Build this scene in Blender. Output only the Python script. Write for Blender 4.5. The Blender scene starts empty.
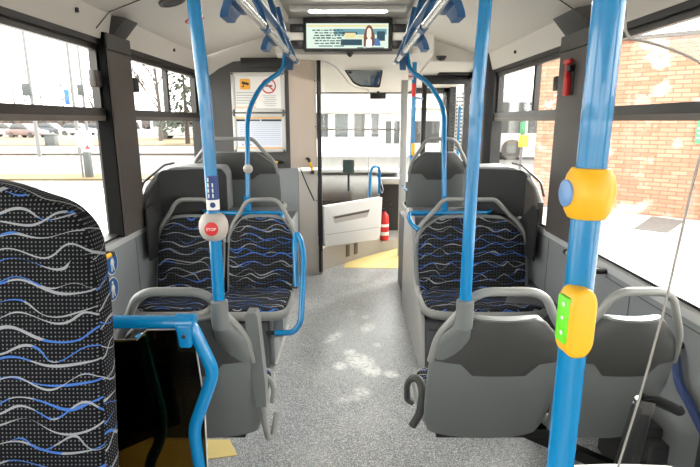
import bpy, bmesh, math, random
from mathutils import Vector, Matrix
random.seed(7)
PI = math.pi
sc = bpy.context.scene
COL = sc.collection

# ------------------------------------------------------------------ camera
FPX, CAMH, HZ = 500.0, 1.45, 121.0
PITCH = math.atan((233.5 - HZ) / FPX)
cp, sp = math.cos(PITCH), math.sin(PITCH)
cam = bpy.data.objects.new('camera', bpy.data.cameras.new('camera'))
COL.objects.link(cam)
cam.location = (0, 0, CAMH)
cam.rotation_euler = (PI / 2 - PITCH, 0, 0)
cam.data.sensor_width = 36
cam.data.lens = FPX / 700 * 36
cam.data.clip_start = 0.02
cam.data.clip_end = 1000
sc.camera = cam

def P(px, py, X=None, Y=None, Z=None):
    """where the line of sight through a photo pixel meets a plane"""
    u = (px - 350) / FPX; v = (233.5 - py) / FPX
    d = (u, cp + v * sp, -sp + v * cp)
    t = X / d[0] if X is not None else Y / d[1] if Y is not None else (Z - CAMH) / d[2]
    return Vector((d[0] * t, d[1] * t, CAMH + d[2] * t))

# ------------------------------------------------------------------ materials
def lin(c):
    c /= 255.0
    return c / 12.92 if c <= 0.04045 else ((c + 0.055) / 1.055) ** 2.4
def rgb(r, g, b): return (lin(r), lin(g), lin(b), 1)

def newmat(name):
    m = bpy.data.materials.new(name); m.use_nodes = True
    nt = m.node_tree; nt.nodes.clear()
    out = nt.nodes.new('ShaderNodeOutputMaterial')
    return m, nt, out
class NT:
    def __init__(s, nt): s.nt = nt
    def n(s, t, **kw):
        nd = s.nt.nodes.new(t)
        for k, v in kw.items(): setattr(nd, k, v)
        return nd
    def l(s, a, b): s.nt.links.new(a, b)
    def math(s, op, a, b=None, c=None):
        nd = s.n('ShaderNodeMath', operation=op)
        for i, x in enumerate((a, b, c)):
            if x is None: continue
            if isinstance(x, (int, float)): nd.inputs[i].default_value = x
            else: s.l(x, nd.inputs[i])
        return nd.outputs[0]
    def mix(s, f, a, b):
        nd = s.n('ShaderNodeMix', data_type='RGBA')
        for i, x in ((0, f), (6, a), (7, b)):
            if isinstance(x, (int, float)): nd.inputs[i].default_value = x
            elif isinstance(x, tuple): nd.inputs[i].default_value = x
            else: s.l(x, nd.inputs[i])
        return nd.outputs[2]

def plain(name, col, rough=0.5, metal=0.0, spec=0.5, coat=0.0, mottle=0.06, scale=30, bump=0.0, bscale=400):
    m, nt, out = newmat(name); t = NT(nt)
    b = t.n('ShaderNodeBsdfPrincipled'); t.l(b.outputs[0], out.inputs[0])
    b.inputs['Roughness'].default_value = rough; b.inputs['Metallic'].default_value = metal
    b.inputs['Specular IOR Level'].default_value = spec; b.inputs['Coat Weight'].default_value = coat
    tc = t.n('ShaderNodeTexCoord')
    if mottle:
        nz = t.n('ShaderNodeTexNoise'); nz.inputs['Scale'].default_value = scale; nz.inputs['Detail'].default_value = 3
        t.l(tc.outputs['Object'], nz.inputs['Vector'])
        d = tuple(c * (1 - mottle) for c in col[:3]) + (1,); e = tuple(min(1, c * (1 + mottle)) for c in col[:3]) + (1,)
        t.l(t.mix(nz.outputs[0], d, e), b.inputs['Base Color'])
    else: b.inputs['Base Color'].default_value = col
    if bump:
        n2 = t.n('ShaderNodeTexNoise'); n2.inputs['Scale'].default_value = bscale
        t.l(tc.outputs['Object'], n2.inputs['Vector'])
        bp = t.n('ShaderNodeBump'); bp.inputs['Strength'].default_value = bump; bp.inputs['Distance'].default_value = 0.002
        t.l(n2.outputs[0], bp.inputs['Height']); t.l(bp.outputs[0], b.inputs['Normal'])
    return m
def emit(name, col, s):
    m, nt, out = newmat(name); t = NT(nt)
    e = t.n('ShaderNodeEmission'); e.inputs[0].default_value = col; e.inputs[1].default_value = s
    t.l(e.outputs[0], out.inputs[0]); return m
def glassy(name, tint=(1, 1, 1, 1), refl=0.08, rough=0.02):
    m, nt, out = newmat(name); t = NT(nt)
    tr = t.n('ShaderNodeBsdfTransparent'); tr.inputs[0].default_value = tint
    gl = t.n('ShaderNodeBsdfGlossy'); gl.inputs['Roughness'].default_value = rough
    ge = t.n('ShaderNodeNewGeometry'); dp = t.n('ShaderNodeVectorMath', operation='DOT_PRODUCT')
    t.l(ge.outputs['Normal'], dp.inputs[0]); t.l(ge.outputs['Incoming'], dp.inputs[1])
    c1 = t.math('SUBTRACT', 1.0, t.math('MINIMUM', t.math('ABSOLUTE', dp.outputs['Value']), 1.0))
    f = t.math('ADD', refl * .4, t.math('MULTIPLY', t.math('POWER', c1, 5.0), 0.55))
    mx = t.n('ShaderNodeMixShader'); t.l(f, mx.inputs[0]); t.l(tr.outputs[0], mx.inputs[1]); t.l(gl.outputs[0], mx.inputs[2])
    t.l(mx.outputs[0], out.inputs[0]); return m

def fabric():
    m, nt, out = newmat('seat_fabric'); t = NT(nt)
    b = t.n('ShaderNodeBsdfPrincipled'); t.l(b.outputs[0], out.inputs[0])
    b.inputs['Roughness'].default_value = 0.9; b.inputs['Specular IOR Level'].default_value = 0.15
    uv = t.n('ShaderNodeUVMap', uv_map='UVMap'); sx = t.n('ShaderNodeSeparateXYZ'); t.l(uv.outputs[0], sx.inputs[0])
    oi = t.n('ShaderNodeObjectInfo')
    off = t.math('MULTIPLY', oi.outputs['Random'], 7.3)
    u = t.math('ADD', sx.outputs[0], off); v = t.math('ADD', sx.outputs[1], off)
    # woven dots
    g = 0.0094
    fu = t.math('SUBTRACT', t.math('FRACT', t.math('DIVIDE', sx.outputs[0], g)), 0.5)
    fv = t.math('SUBTRACT', t.math('FRACT', t.math('DIVIDE', sx.outputs[1], g)), 0.5)
    r = t.math('SQRT', t.math('ADD', t.math('MULTIPLY', fu, fu), t.math('MULTIPLY', fv, fv)))
    dot = t.math('LESS_THAN', r, 0.20)
    col = t.mix(dot, rgb(11, 12, 17), rgb(104, 103, 103))
    # wavy lines, two families
    cv = t.n('ShaderNodeCombineXYZ'); t.l(u, cv.inputs[0]); t.l(v, cv.inputs[1])
    for k, (spc, wid, sc_u, sc_v, fr) in enumerate(((0.054, 0.0034, 5.0, 7.0, 33.0), (0.075, 0.0029, 6.0, 6.0, 41.0))):
        def noise(scu, scv, z):
            nz = t.n('ShaderNodeTexNoise'); nz.inputs['Scale'].default_value = 1; nz.inputs['Detail'].default_value = 0
            mp = t.n('ShaderNodeMapping'); mp.inputs['Scale'].default_value = (scu, scv, 1); mp.inputs['Location'].default_value = (z * 5.1, z * 2.3, z)
            t.l(cv.outputs[0], mp.inputs[0]); t.l(mp.outputs[0], nz.inputs[0])
            return t.math('SUBTRACT', nz.outputs[0], 0.5)
        n0 = noise(sc_u, sc_v, k + .3); n1 = noise(3.0, 7.0, k + 4.7); n2 = noise(4.0, 13.0, k + 8.1)
        sn = t.math('MULTIPLY', t.math('SINE', t.math('ADD', t.math('MULTIPLY', u, fr), t.math('MULTIPLY', n1, 7.0))), t.math('ADD', 0.0140, t.math('MULTIPLY', n2, 0.026)))
        vv = t.math('ADD', t.math('ADD', v, sn), t.math('MULTIPLY', n0, 0.05))
        d = t.math('MULTIPLY', t.math('ABSOLUTE', t.math('SUBTRACT', t.math('FRACT', t.math('DIVIDE', vv, spc)), 0.5)), spc)
        w = t.math('MULTIPLY', t.math('ADD', t.math('MULTIPLY', noise(7.0, 16.0, k + 2.2), 2.2), 0.62), wid)
        ln = t.math('LESS_THAN', d, w)
        lc = t.mix(t.math('GREATER_THAN', noise(6.0, 20.0, k + 6.6), 0.0), rgb(62, 104, 176), rgb(142, 144, 148))
        col = t.mix(ln, col, lc)
    t.l(col, b.inputs['Base Color'])
    return m

def floor_mat():
    m, nt, out = newmat('speckled_vinyl'); t = NT(nt)
    b = t.n('ShaderNodeBsdfPrincipled'); t.l(b.outputs[0], out.inputs[0])
    b.inputs['Roughness'].default_value = 0.30; b.inputs['Specular IOR Level'].default_value = 1.0
    tc = t.n('ShaderNodeTexCoord')
    vo = t.n('ShaderNodeTexVoronoi'); vo.inputs['Scale'].default_value = 300; t.l(tc.outputs['Object'], vo.inputs[0])
    sv = t.n('ShaderNodeSeparateColor'); t.l(vo.outputs['Color'], sv.inputs[0])
    cr = t.n('ShaderNodeValToRGB'); e = cr.color_ramp; e.interpolation = 'CONSTANT'
    e.elements[0].color = rgb(84, 86, 92); e.elements[0].position = 0
    e.elements[1].color = rgb(136, 139, 142); e.elements[1].position = 0.2
    x = e.elements.new(0.62); x.color = rgb(166, 168, 169)
    x = e.elements.new(0.88); x.color = rgb(222, 220, 216)
    t.l(sv.outputs[0], cr.inputs[0])
    col = cr.outputs[0]
    # dried footprints: pale blotches of noise inside a few ellipses
    sep = t.n('ShaderNodeSeparateXYZ'); t.l(tc.outputs['Object'], sep.inputs[0])
    nz = t.n('ShaderNodeTexNoise'); nz.inputs['Scale'].default_value = 38; nz.inputs['Detail'].default_value = 5; t.l(tc.outputs['Object'], nz.inputs[0])
    tot = None
    for (px, py, ax, ay, rot, k) in SCUFF:
        c = P(px, py, Z=0)
        dx = t.math('SUBTRACT', sep.outputs[0], c.x); dy = t.math('SUBTRACT', sep.outputs[1], c.y)
        ca, sa = math.cos(rot), math.sin(rot)
        a = t.math('DIVIDE', t.math('ADD', t.math('MULTIPLY', dx, ca), t.math('MULTIPLY', dy, sa)), ax)
        q = t.math('DIVIDE', t.math('SUBTRACT', t.math('MULTIPLY', dy, ca), t.math('MULTIPLY', dx, sa)), ay)
        r = t.math('ADD', t.math('MULTIPLY', a, a), t.math('MULTIPLY', q, q))
        f = t.math('MULTIPLY', t.math('MAXIMUM', t.math('SUBTRACT', 1.0, r), 0.0), k)
        tot = f if tot is None else t.math('MAXIMUM', tot, f)
    s = t.math('MULTIPLY', tot, t.math('ADD', t.math('MULTIPLY', nz.outputs[0], 4.0), -1.1))
    s = t.math('MINIMUM', t.math('MAXIMUM', s, 0.0), 0.85)
    # broad pale traffic wear
    n3 = t.n('ShaderNodeTexNoise'); n3.inputs['Scale'].default_value = 3.5; n3.inputs['Detail'].default_value = 4; t.l(tc.outputs['Object'], n3.inputs[0])
    w = t.math('MULTIPLY', t.math('MAXIMUM', t.math('SUBTRACT', n3.outputs[0], 0.5), 0.0), 0.9)
    col = t.mix(w, col, rgb(214, 214, 208))
    col = t.mix(s, col, rgb(246, 246, 240))
    t.l(col, b.inputs['Base Color'])
    return m
SCUFF = [(360, 361, .10, .13, .5, 1.0), (350, 352, .05, .06, 0, .9), (371, 370, .07, .10, .35, 1.0), (340, 366, .055, .065, .2, .9),
         (334, 337, .05, .13, -.5, .7), (368, 327, .06, .11, -.25, .95), (366, 317, .04, .05, 0, .8), (391, 374, .05, .06, .8, .8),
         (362, 392, .06, .07, .2, .55), (377, 345, .03, .05, .2, .5), (352, 398, .12, .05, .3, .35), (351, 313, .05, .09, 0, .35)]

def brick_mat():
    m, nt, out = newmat('red_brick'); t = NT(nt)
    b = t.n('ShaderNodeBsdfPrincipled'); t.l(b.outputs[0], out.inputs[0]); b.inputs['Roughness'].default_value = 0.9
    uv = t.n('ShaderNodeUVMap', uv_map='UVMap')
    br = t.n('ShaderNodeTexBrick'); t.l(uv.outputs[0], br.inputs[0])
    br.inputs['Scale'].default_value = 1; br.inputs['Brick Width'].default_value = 0.27; br.inputs['Row Height'].default_value = 0.078
    br.inputs['Mortar Size'].default_value = 0.010; br.inputs['Color1'].default_value = rgb(176, 132, 108)
    br.inputs['Color2'].default_value = rgb(162, 107, 82); br.inputs['Mortar'].default_value = rgb(118, 92, 80)
    nz = t.n('ShaderNodeTexNoise'); nz.inputs['Scale'].default_value = 1.6; nz.inputs['Detail'].default_value = 6; t.l(uv.outputs[0], nz.inputs[0])
    f = t.math('MINIMUM', t.math('MULTIPLY', t.math('MAXIMUM', t.math('SUBTRACT', nz.outputs[0], 0.57), 0.0), 7.0), 0.7)
    t.l(t.mix(f, br.outputs[0], rgb(226, 205, 190)), b.inputs['Base Color'])
    return m

M = {}
M['fabric'] = fabric()
M['floor'] = floor_mat()
M['brick'] = brick_mat()
M['blue'] = plain('blue_paint', rgb(2, 122, 178), 0.26, coat=0.4, mottle=0.03)
M['blue_dk'] = plain('blue_plastic', rgb(14, 76, 124), 0.42, mottle=0.05)
M['shell'] = plain('seat_plastic', rgb(108, 111, 109), 0.42, mottle=0.03, bump=0.15)
M['shell_rim'] = plain('seat_rim_plastic', rgb(134, 134, 130), 0.4, mottle=0.03)
M['shell_dk'] = plain('dark_seat_plastic', rgb(60, 60, 58), 0.5, mottle=0.04, bump=0.2)
M['wall'] = plain('grey_wall_panel', rgb(136, 139, 140), 0.5, mottle=0.03)
M['sill'] = plain('sill_plastic', rgb(190, 190, 188), 0.4, mottle=0.02)
M['pillar'] = plain('pillar_trim', rgb(78, 72, 67), 0.5, mottle=0.04, bump=0.2)
M['pillar_dk'] = plain('pillar_cap', rgb(64, 62, 60), 0.5, mottle=0.04)
M['bulk'] = plain('charcoal_panel', rgb(70, 68, 67), 0.55, mottle=0.04, bump=0.2)
M['beige'] = plain('beige_panel', rgb(188, 172, 157), 0.5, mottle=0.03)
M['black'] = plain('black_rubber', rgb(21, 20, 20), 0.45, mottle=0.05)
M['matte'] = plain('matte_black_rubber', rgb(16, 16, 16), 0.95, spec=0.05, mottle=0.05)
M['black_box'] = plain('black_plastic', rgb(35, 35, 35), 0.6, mottle=0.1, bump=0.4)
M['frame'] = plain('bronze_frame', rgb(58, 55, 52), 0.38, metal=0.2, mottle=0.03)
M['frame_lt'] = plain('light_frame', rgb(128, 120, 113), 0.4, metal=0.2, mottle=0.03)
M['ceil'] = plain('ceiling_panel', rgb(216, 211, 203), 0.55, mottle=0.015)
M['ceil_dk'] = plain('ceiling_duct', rgb(150, 147, 142), 0.45, mottle=0.03)
M['white'] = plain('white_plastic', rgb(226, 224, 219), 0.45, mottle=0.02)
M['alu'] = plain('aluminium', rgb(198, 196, 191), 0.35, metal=0.2, mottle=0.03)
M['steel'] = plain('brushed_steel', rgb(190, 190, 188), 0.25, metal=0.9, mottle=0.03)
M['paper'] = plain('paper', rgb(232, 230, 226), 0.8, mottle=0.02)
M['paper_b'] = plain('pale_blue_paper', rgb(214, 220, 234), 0.8, mottle=0.02)
M['ink'] = plain('grey_ink', rgb(150, 150, 152), 0.8, mottle=0)
M['ink_dk'] = plain('dark_green_ink', rgb(52, 70, 66), 0.8, mottle=0)
M['orange'] = plain('orange_print', rgb(238, 170, 60), 0.6, mottle=0.02)
M['yellow'] = plain('yellow_plastic', rgb(236, 178, 30), 0.42, mottle=0.03)
M['yellow_fl'] = plain('yellow_vinyl', rgb(218, 196, 128), 0.5, mottle=0.1, scale=120)
M['green'] = plain('green_button', rgb(110, 222, 48), 0.35, mottle=0.04)
M['red'] = plain('red_plastic', rgb(205, 36, 34), 0.4, mottle=0.04)
M['red_print'] = plain('red_print', rgb(186, 44, 50), 0.6, mottle=0)
M['lgrey'] = plain('light_grey_plastic', rgb(180, 173, 165), 0.45, mottle=0.02)
M['navy'] = plain('navy_print', rgb(30, 60, 120), 0.5, mottle=0.02)
M['signblue'] = plain('sign_blue', rgb(24, 88, 150), 0.5, mottle=0.02)
M['podium'] = plain('podium_vinyl', rgb(84, 84, 88), 0.6, mottle=0.12, scale=400)
M['podium_lt'] = plain('podium_side', rgb(172, 170, 166), 0.45, mottle=0.04, scale=60)
M['dash'] = plain('dashboard_plastic', rgb(66, 58, 52), 0.5, mottle=0.3, scale=9)
M['dash_dk'] = plain('dark_dashboard', rgb(44, 42, 40), 0.55, mottle=0.1)
M['plinth'] = plain('beige_plinth', rgb(156, 150, 142), 0.55, mottle=0.04, scale=20)
M['mirror'] = plain('mirror_glass', rgb(170, 175, 178), 0.06, metal=1.0, mottle=0)
M['glass'] = glassy('window_glass', (0.97, 0.98, 0.97, 1), 0.06)
M['acrylic'] = glassy('acrylic_screen', (0.96, 0.955, 0.95, 1), 0.08)
M['edge'] = plain('acrylic_edge', rgb(150, 146, 138), 0.3, mottle=0)
M['tint'] = glassy('tinted_glass', (0.30, 0.25, 0.13, 1), 0.05)
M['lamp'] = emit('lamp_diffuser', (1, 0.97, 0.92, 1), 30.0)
M['asphalt'] = plain('asphalt', rgb(96, 94, 90), 0.9, mottle=0.08, scale=3)
M['road'] = plain('road', rgb(104, 101, 98), 0.9, mottle=0.05, scale=2)
M['grass'] = plain('dry_grass', rgb(98, 82, 50), 0.95, mottle=0.12, scale=2)
M['kerb'] = plain('kerb_stone', rgb(74, 68, 62), 0.9, mottle=0.08, scale=3)
M['plaster'] = plain('white_plaster', rgb(232, 228, 220), 0.9, mottle=0.02, scale=3)
M['pane_dk'] = plain('dark_panes', rgb(66, 70, 70), 0.25, mottle=0.2, scale=2)
M['bark'] = plain('pale_bark', rgb(70, 60, 55), 0.95, mottle=0.1)
M['pine'] = plain('pine_needles', rgb(52, 60, 42), 0.95, mottle=0.3, scale=4)
M['bush'] = plain('bare_brush', rgb(76, 66, 60), 0.95, mottle=0.2, scale=1)
M['car_white'] = plain('white_car_paint', rgb(172, 172, 172), 0.3, mottle=0.01)
M['car_grey'] = plain('grey_car_paint', rgb(76, 78, 84), 0.3, mottle=0.01)
M['car_red'] = plain('red_car_paint', rgb(112, 92, 88), 0.3, mottle=0.01)
M['tyre'] = plain('tyre', rgb(70, 66, 62), 0.8, mottle=0.05)
M['post'] = plain('galvanised_post', rgb(104, 103, 102), 0.6, mottle=0.03)
M['sgreen'] = plain('green_sign', rgb(70, 140, 96), 0.6, mottle=0.02)
M['bin'] = plain('bin_grey', rgb(70, 73, 72), 0.7, mottle=0.05)
M['rust'] = plain('ochre_base', rgb(196, 160, 90), 0.6, mottle=0.08)
M['perf'] = None
def scr(name, c, s=0.40): return emit('display_' + name, rgb(*c), s)
M['scr_bg'] = scr('background', (214, 232, 218)); M['scr_tx'] = scr('text', (70, 96, 92)); M['scr_tl'] = scr('teal', (112, 156, 166))
M['scr_dk'] = scr('dark', (60, 84, 96)); M['scr_hair'] = scr('hair', (120, 84, 66)); M['scr_skin'] = scr('skin', (250, 226, 208)); M['scr_wh'] = scr('white', (255, 250, 240))
M['scr_bl'] = scr('blue', (88, 122, 170)); M['scr_yl'] = scr('yellow', (226, 214, 160))

# ------------------------------------------------------------------ mesh helpers
def BM(): return bmesh.new()
def rbox(bm, c, s, bev=0.0, rot=None, seg=2):
    r = bmesh.ops.create_cube(bm, size=1)
    vs = r['verts']
    mt = Matrix.Translation(Vector(c)) @ (rot.to_4x4() if rot else Matrix.Identity(4)) @ Matrix.Diagonal((s[0], s[1], s[2], 1))
    bmesh.ops.transform(bm, matrix=mt, verts=vs)
    if bev:
        es = list({e for v in vs for e in v.link_edges})
        bmesh.ops.bevel(bm, geom=es, offset=bev, segments=seg, profile=0.5, affect='EDGES', clamp_overlap=True)
    return bm
def box2(bm, a, b, bev=0.0):
    c = [(a[i] + b[i]) / 2 for i in range(3)]; s = [abs(a[i] - b[i]) for i in range(3)]
    return rbox(bm, c, s, bev)
def fillet(pts, r, n=5):
    pts = [Vector(p) for p in pts]; out = [pts[0]]
    for i in range(1, len(pts) - 1):
        a, b, c = pts[i - 1], pts[i], pts[i + 1]
        d1 = (a - b); d2 = (c - b); rr = min(r, d1.length * .48, d2.length * .48)
        p0 = b + d1.normalized() * rr; p1 = b + d2.normalized() * rr
        for k in range(n + 1):
            t = k / n
            out.append(p0 * (1 - t) ** 2 + b * 2 * t * (1 - t) + p1 * t * t)
    out.append(pts[-1]); return out
def tube(bm, pts, r, seg=12, caps=True, sx=1.0, up=None):
    """sweep a circle (or ellipse: sx widens along the side axis) along pts; r may be a list"""
    pts = [Vector(p) for p in pts]; n = len(pts)
    rad = r if isinstance(r, (list, tuple)) else [r] * n
    tang = []
    for i in range(n):
        a = pts[max(0, i - 1)]; b = pts[min(n - 1, i + 1)]
        tang.append((b - a).normalized())
    ref = Vector(up) if up else (Vector((0, 0, 1)) if abs(tang[0].z) < .9 else Vector((0, 1, 0)))
    nrm = (ref - tang[0] * ref.dot(tang[0])).normalized()
    rings = []
    for i in range(n):
        nrm = (nrm - tang[i] * nrm.dot(tang[i])).normalized()
        side = tang[i].cross(nrm)
        rings.append([bm.verts.new(pts[i] + (nrm * math.sin(2 * PI * k / seg) + side * sx * math.cos(2 * PI * k / seg)) * rad[i]) for k in range(seg)])
    skin(bm, rings, caps); return bm
def skin(bm, rings, caps=True):
    for a, b in zip(rings, rings[1:]):
        m = len(a)
        for k in range(m):
            bm.faces.new((a[k], a[(k + 1) % m], b[(k + 1) % m], b[k]))
    if caps:
        bm.faces.new(list(reversed(rings[0]))); bm.faces.new(rings[-1])
def loft(bm, rings, caps=True):
    skin(bm, [[bm.verts.new(p) for p in r] for r in rings], caps); return bm
def lathe(bm, prof, c, axis='Z', seg=20, sx=1.0):
    """prof: (radius, height) pairs about an axis through c"""
    rings = []
    for r, h in prof:
        ring = []
        for k in range(seg):
            a = 2 * PI * k / seg; x, y = r * math.cos(a) * sx, r * math.sin(a)
            ring.append(Vector(c) + (Vector((x, y, h)) if axis == 'Z' else Vector((x, h, y)) if axis == 'Y' else Vector((h, x, y))))
        rings.append(ring)
    return loft(bm, rings)
def prism(bm, poly, ax, t0, t1, bev=0.0):
    """extrude a 2D polygon; ax 'X': poly=(y,z), 'Y': poly=(x,z), 'Z': poly=(x,y)"""
    def mk(p, t): return (t, p[0], p[1]) if ax == 'X' else (p[0], t, p[1]) if ax == 'Y' else (p[0], p[1], t)
    a = [bm.verts.new(mk(p, t0)) for p in poly]; b = [bm.verts.new(mk(p, t1)) for p in poly]
    n = len(poly); fs = []
    for k in range(n): fs.append(bm.faces.new((a[k], a[(k + 1) % n], b[(k + 1) % n], b[k])))
    f0 = bm.faces.new(list(reversed(a))); f1 = bm.faces.new(b)
    bmesh.ops.recalc_face_normals(bm, faces=fs + [f0, f1])
    if bev:
        es = list(set(f0.edges) | set(f1.edges))
        bmesh.ops.bevel(bm, geom=es, offset=bev, segments=3, profile=0.5, affect='EDGES', clamp_overlap=True)
    return bm
def rpoly(poly, r, n=5):
    """round the corners of a closed 2D polygon"""
    out = []; m = len(poly)
    for i in range(m):
        a, b, c = Vector(poly[i - 1]), Vector(poly[i]), Vector(poly[(i + 1) % m])
        rr = min(r, (a - b).length * .48, (c - b).length * .48)
        p0 = b + (a - b).normalized() * rr; p1 = b + (c - b).normalized() * rr
        for k in range(n + 1):
            t = k / n; q = p0 * (1 - t) ** 2 + b * 2 * t * (1 - t) + p1 * t * t
            out.append((q.x, q.y))
    return out

def world_off(o):
    v = Vector((0, 0, 0))
    while o: v += o.location; o = o.parent
    return v
def tag(o, label=None, cat=None, group=None, kind=None):
    if label: o['label'] = label
    if cat: o['category'] = cat
    if group: o['group'] = group
    if kind: o['kind'] = kind
    return o
def thing(name, label, cat, loc=(0, 0, 0), group=None):
    o = bpy.data.objects.new(name, None); COL.objects.link(o); o.location = loc; o.empty_display_size = 0.05
    return tag(o, label, cat, group)
def obj(name, bm, mat, parent=None, label=None, cat=None, group=None, kind=None, angle=35, flat=False):
    """link a bmesh given in world coordinates as one mesh object"""
    bmesh.ops.recalc_face_normals(bm, faces=bm.faces)
    if parent: off = world_off(parent)
    else:
        xs = [v.co for v in bm.verts]
        off = Vector(((min(v.x for v in xs) + max(v.x for v in xs)) / 2, (min(v.y for v in xs) + max(v.y for v in xs)) / 2, min(v.z for v in xs)))
        if kind == 'structure': off = Vector((0, 0, 0))
    uvl = bm.loops.layers.uv.new('UVMap')
    for f in bm.faces:
        n = f.normal
        for lp in f.loops:
            p = lp.vert.co
            if abs(n.z) > .75: lp[uvl].uv = (p.x, p.y)
            elif abs(n.x) > .75: lp[uvl].uv = (p.y, p.z)
            else: lp[uvl].uv = (p.x, p.z)
    bmesh.ops.translate(bm, verts=bm.verts, vec=-off)
    me = bpy.data.meshes.new(name); bm.to_mesh(me); bm.free()
    me.materials.append(M[mat] if isinstance(mat, str) else mat)
    if not flat:
        me.shade_smooth(); me.set_sharp_from_angle(angle=math.radians(angle))
    o = bpy.data.objects.new(name, me); COL.objects.link(o)
    o.location = (0, 0, 0) if parent else off
    if parent: o.parent = parent
    return tag(o, label, cat, group, kind)
def struct(name, bm, mat, parent=None, **k): return obj(name, bm, mat, parent, kind=None if parent else 'structure', **k)
def kids(o): return [c for c in bpy.data.objects if c.parent == o]
def copy_tree(o, parent=None):
    c = o.copy(); COL.objects.link(c)
    if parent: c.parent = parent
    for ch in kids(o): copy_tree(ch, c)
    return c
def text_bm(s, size, M4):
    cu = bpy.data.curves.new('t', 'FONT'); cu.body = s; cu.size = size; cu.align_x = 'CENTER'; cu.align_y = 'CENTER'; cu.extrude = 0.0004
    o = bpy.data.objects.new('t', cu); COL.objects.link(o)
    dg = bpy.context.evaluated_depsgraph_get(); dg.update()
    me = bpy.data.meshes.new_from_object(o.evaluated_get(dg))
    bm = BM(); bm.from_mesh(me); bm.transform(M4)
    bpy.data.objects.remove(o); bpy.data.curves.remove(cu); bpy.data.meshes.remove(me)
    return bm

# ================================================================== THE BUS SHELL
XL, XR = -1.30, 1.20                  # inner faces of the side walls
Y0, Y1 = -4.2, 6.35                   # behind the camera .. windscreen
SILL, TOP = 0.81, 1.84
struct('floor', box2(BM(), (XL - .1, Y0, -.06), (XR + .1, Y1, 0)), 'floor')

def wall(side, x, yend):
    s = -1 if side == 'left' else 1
    xo = x + s * .09
    bm = BM()
    box2(bm, (x, Y0, 0), (xo, yend, SILL - .012))
    w = struct('wall_' + side, bm, 'wall')
    bm = BM(); prism(bm, [(x - s * .004, SILL - .045), (xo, SILL - .012), (xo, SILL), (x + s * .02, SILL), (x - s * .004, SILL - .012)], 'Y', Y0, yend)
    struct('window_ledge', bm, 'sill', w)
    bm = BM()
    box2(bm, (x - s * .002, Y0, TOP + .035), (xo, yend, 2.05))
    struct('header_rail', bm, 'black', w)
    return w
wl = wall('left', XL, 4.62); wr = wall('right', XR, 4.62)
# fine panel seams on the lower wall panels
bm = BM()
for y in (2.32, 2.95): box2(bm, (XL - .001, y, .02), (XL + .001, y + .005, SILL - .05))
struct('panel_seam', bm, 'pillar_dk', wl)
bm = BM()
for y in (2.03, 2.93): box2(bm, (XR + .001, y, .02), (XR - .001, y + .005, SILL - .05))
box2(bm, (XR + .001, 1.0, .735), (XR - .001, 2.25, .739))
struct('panel_seam', bm, 'pillar_dk', wr)

def window(n, x, s, ya, yb, sash=None, latch=None, jamb='b', latch_mat='pillar_dk'):
    """side window between ya and yb: black gasket, bronze transom, sliding upper sash, glass"""
    xg = x + s * .062
    z0, zm0, zm1, z1 = SILL, 1.455, 1.517, TOP
    bm = BM()
    for (a, b) in (((ya, z0), (ya + .025, z1)), ((yb - .025, z0), (yb, z1)), ((ya, z0), (yb, z0 + .012)), ((ya, z1), (yb, z1 + .035))):
        box2(bm, (x + s * .004, a[0], a[1]), (x + s * .085, b[0], b[1]))
    w = struct('window_%d' % n, bm, 'black')
    bm = BM(); box2(bm, (xg - .003, ya + .02, z0 + .005), (xg + .003, yb - .02, z1))
    struct('pane', bm, 'glass', w)
    bm = BM()                                        # transom with a paler lower bevel
    prism(bm, [(x + s * .012, zm0 + .022), (x + s * .075, zm0 + .022), (x + s * .075, zm1), (x + s * .012, zm1)], 'Y', ya + .02, yb - .02)
    struct('transom', bm, 'frame', w)
    bm = BM(); prism(bm, [(x + s * .02, zm0 - .004), (x + s * .075, zm0 - .004), (x + s * .075, zm0 + .022), (x + s * .012, zm0 + .022)], 'Y', ya + .03, yb - .03)
    struct('transom_bevel', bm, 'frame_lt', w)
    bm = BM()                                        # sash frame above the transom
    box2(bm, (x + s * .025, ya + .035, z1 - .022), (x + s * .07, yb - .035, z1))
    box2(bm, (x + s * .03, ya + .035, zm1), (x + s * .07, ya + .062, z1))
    box2(bm, (x + s * .03, yb - .062, zm1), (x + s * .07, yb - .035, z1))
    box2(bm, (x + s * .02, ya + .035, z1 - .030), (x + s * .05, yb - .035, z1 - .024))
    struct('sash_frame', bm, 'frame', w)
    if sash:
        bm = BM(); box2(bm, (x + s * .04, sash - .018, zm1), (x + s * .075, sash + .018, z1 - .02))
        box2(bm, (x + s * .034, sash - .006, zm1), (x + s * .04, sash + .006, z1 - .02))
        struct('sash_bar', bm, 'frame', w)
    for k, y in enumerate(latch or []):
        bm = BM(); rbox(bm, (x + s * .022, y, 1.665), (.035, .075, .085), .008)
        struct('latch', bm, latch_mat, w)
    return w
window(1, XL, -1, .20, 2.82, latch=[2.71], latch_mat='pillar')
window(2, XL, -1, 3.10, 4.52, sash=3.83, latch=[3.19], latch_mat='black')
window(3, XR, 1, .10, 2.57, latch=[])
window(4, XR, 1, 2.98, 4.36, sash=3.50, latch=[3.06], latch_mat='black')
window(5, XL, -1, -4.1, .08)
window(6, XR, 1, -4.1, -.02)
bm = BM(); box2(bm, (XL - .1, Y0 - .06, 0), (XR + .1, Y0, .95)); box2(bm, (XL - .1, Y0 - .06, 1.8), (XR + .1, Y0, 2.36))
for xa_, xb_ in ((XL - .1, XL + .12), (XR - .12, XR + .1)): box2(bm, (xa_, Y0 - .06, .95), (xb_, Y0, 1.8))
struct('wall_rear', bm, 'wall')
bm = BM(); box2(bm, (XL + .1, Y0 - .04, .93), (XR - .1, Y0 - .033, 1.82)); struct('window_8', bm, 'glass')

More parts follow.
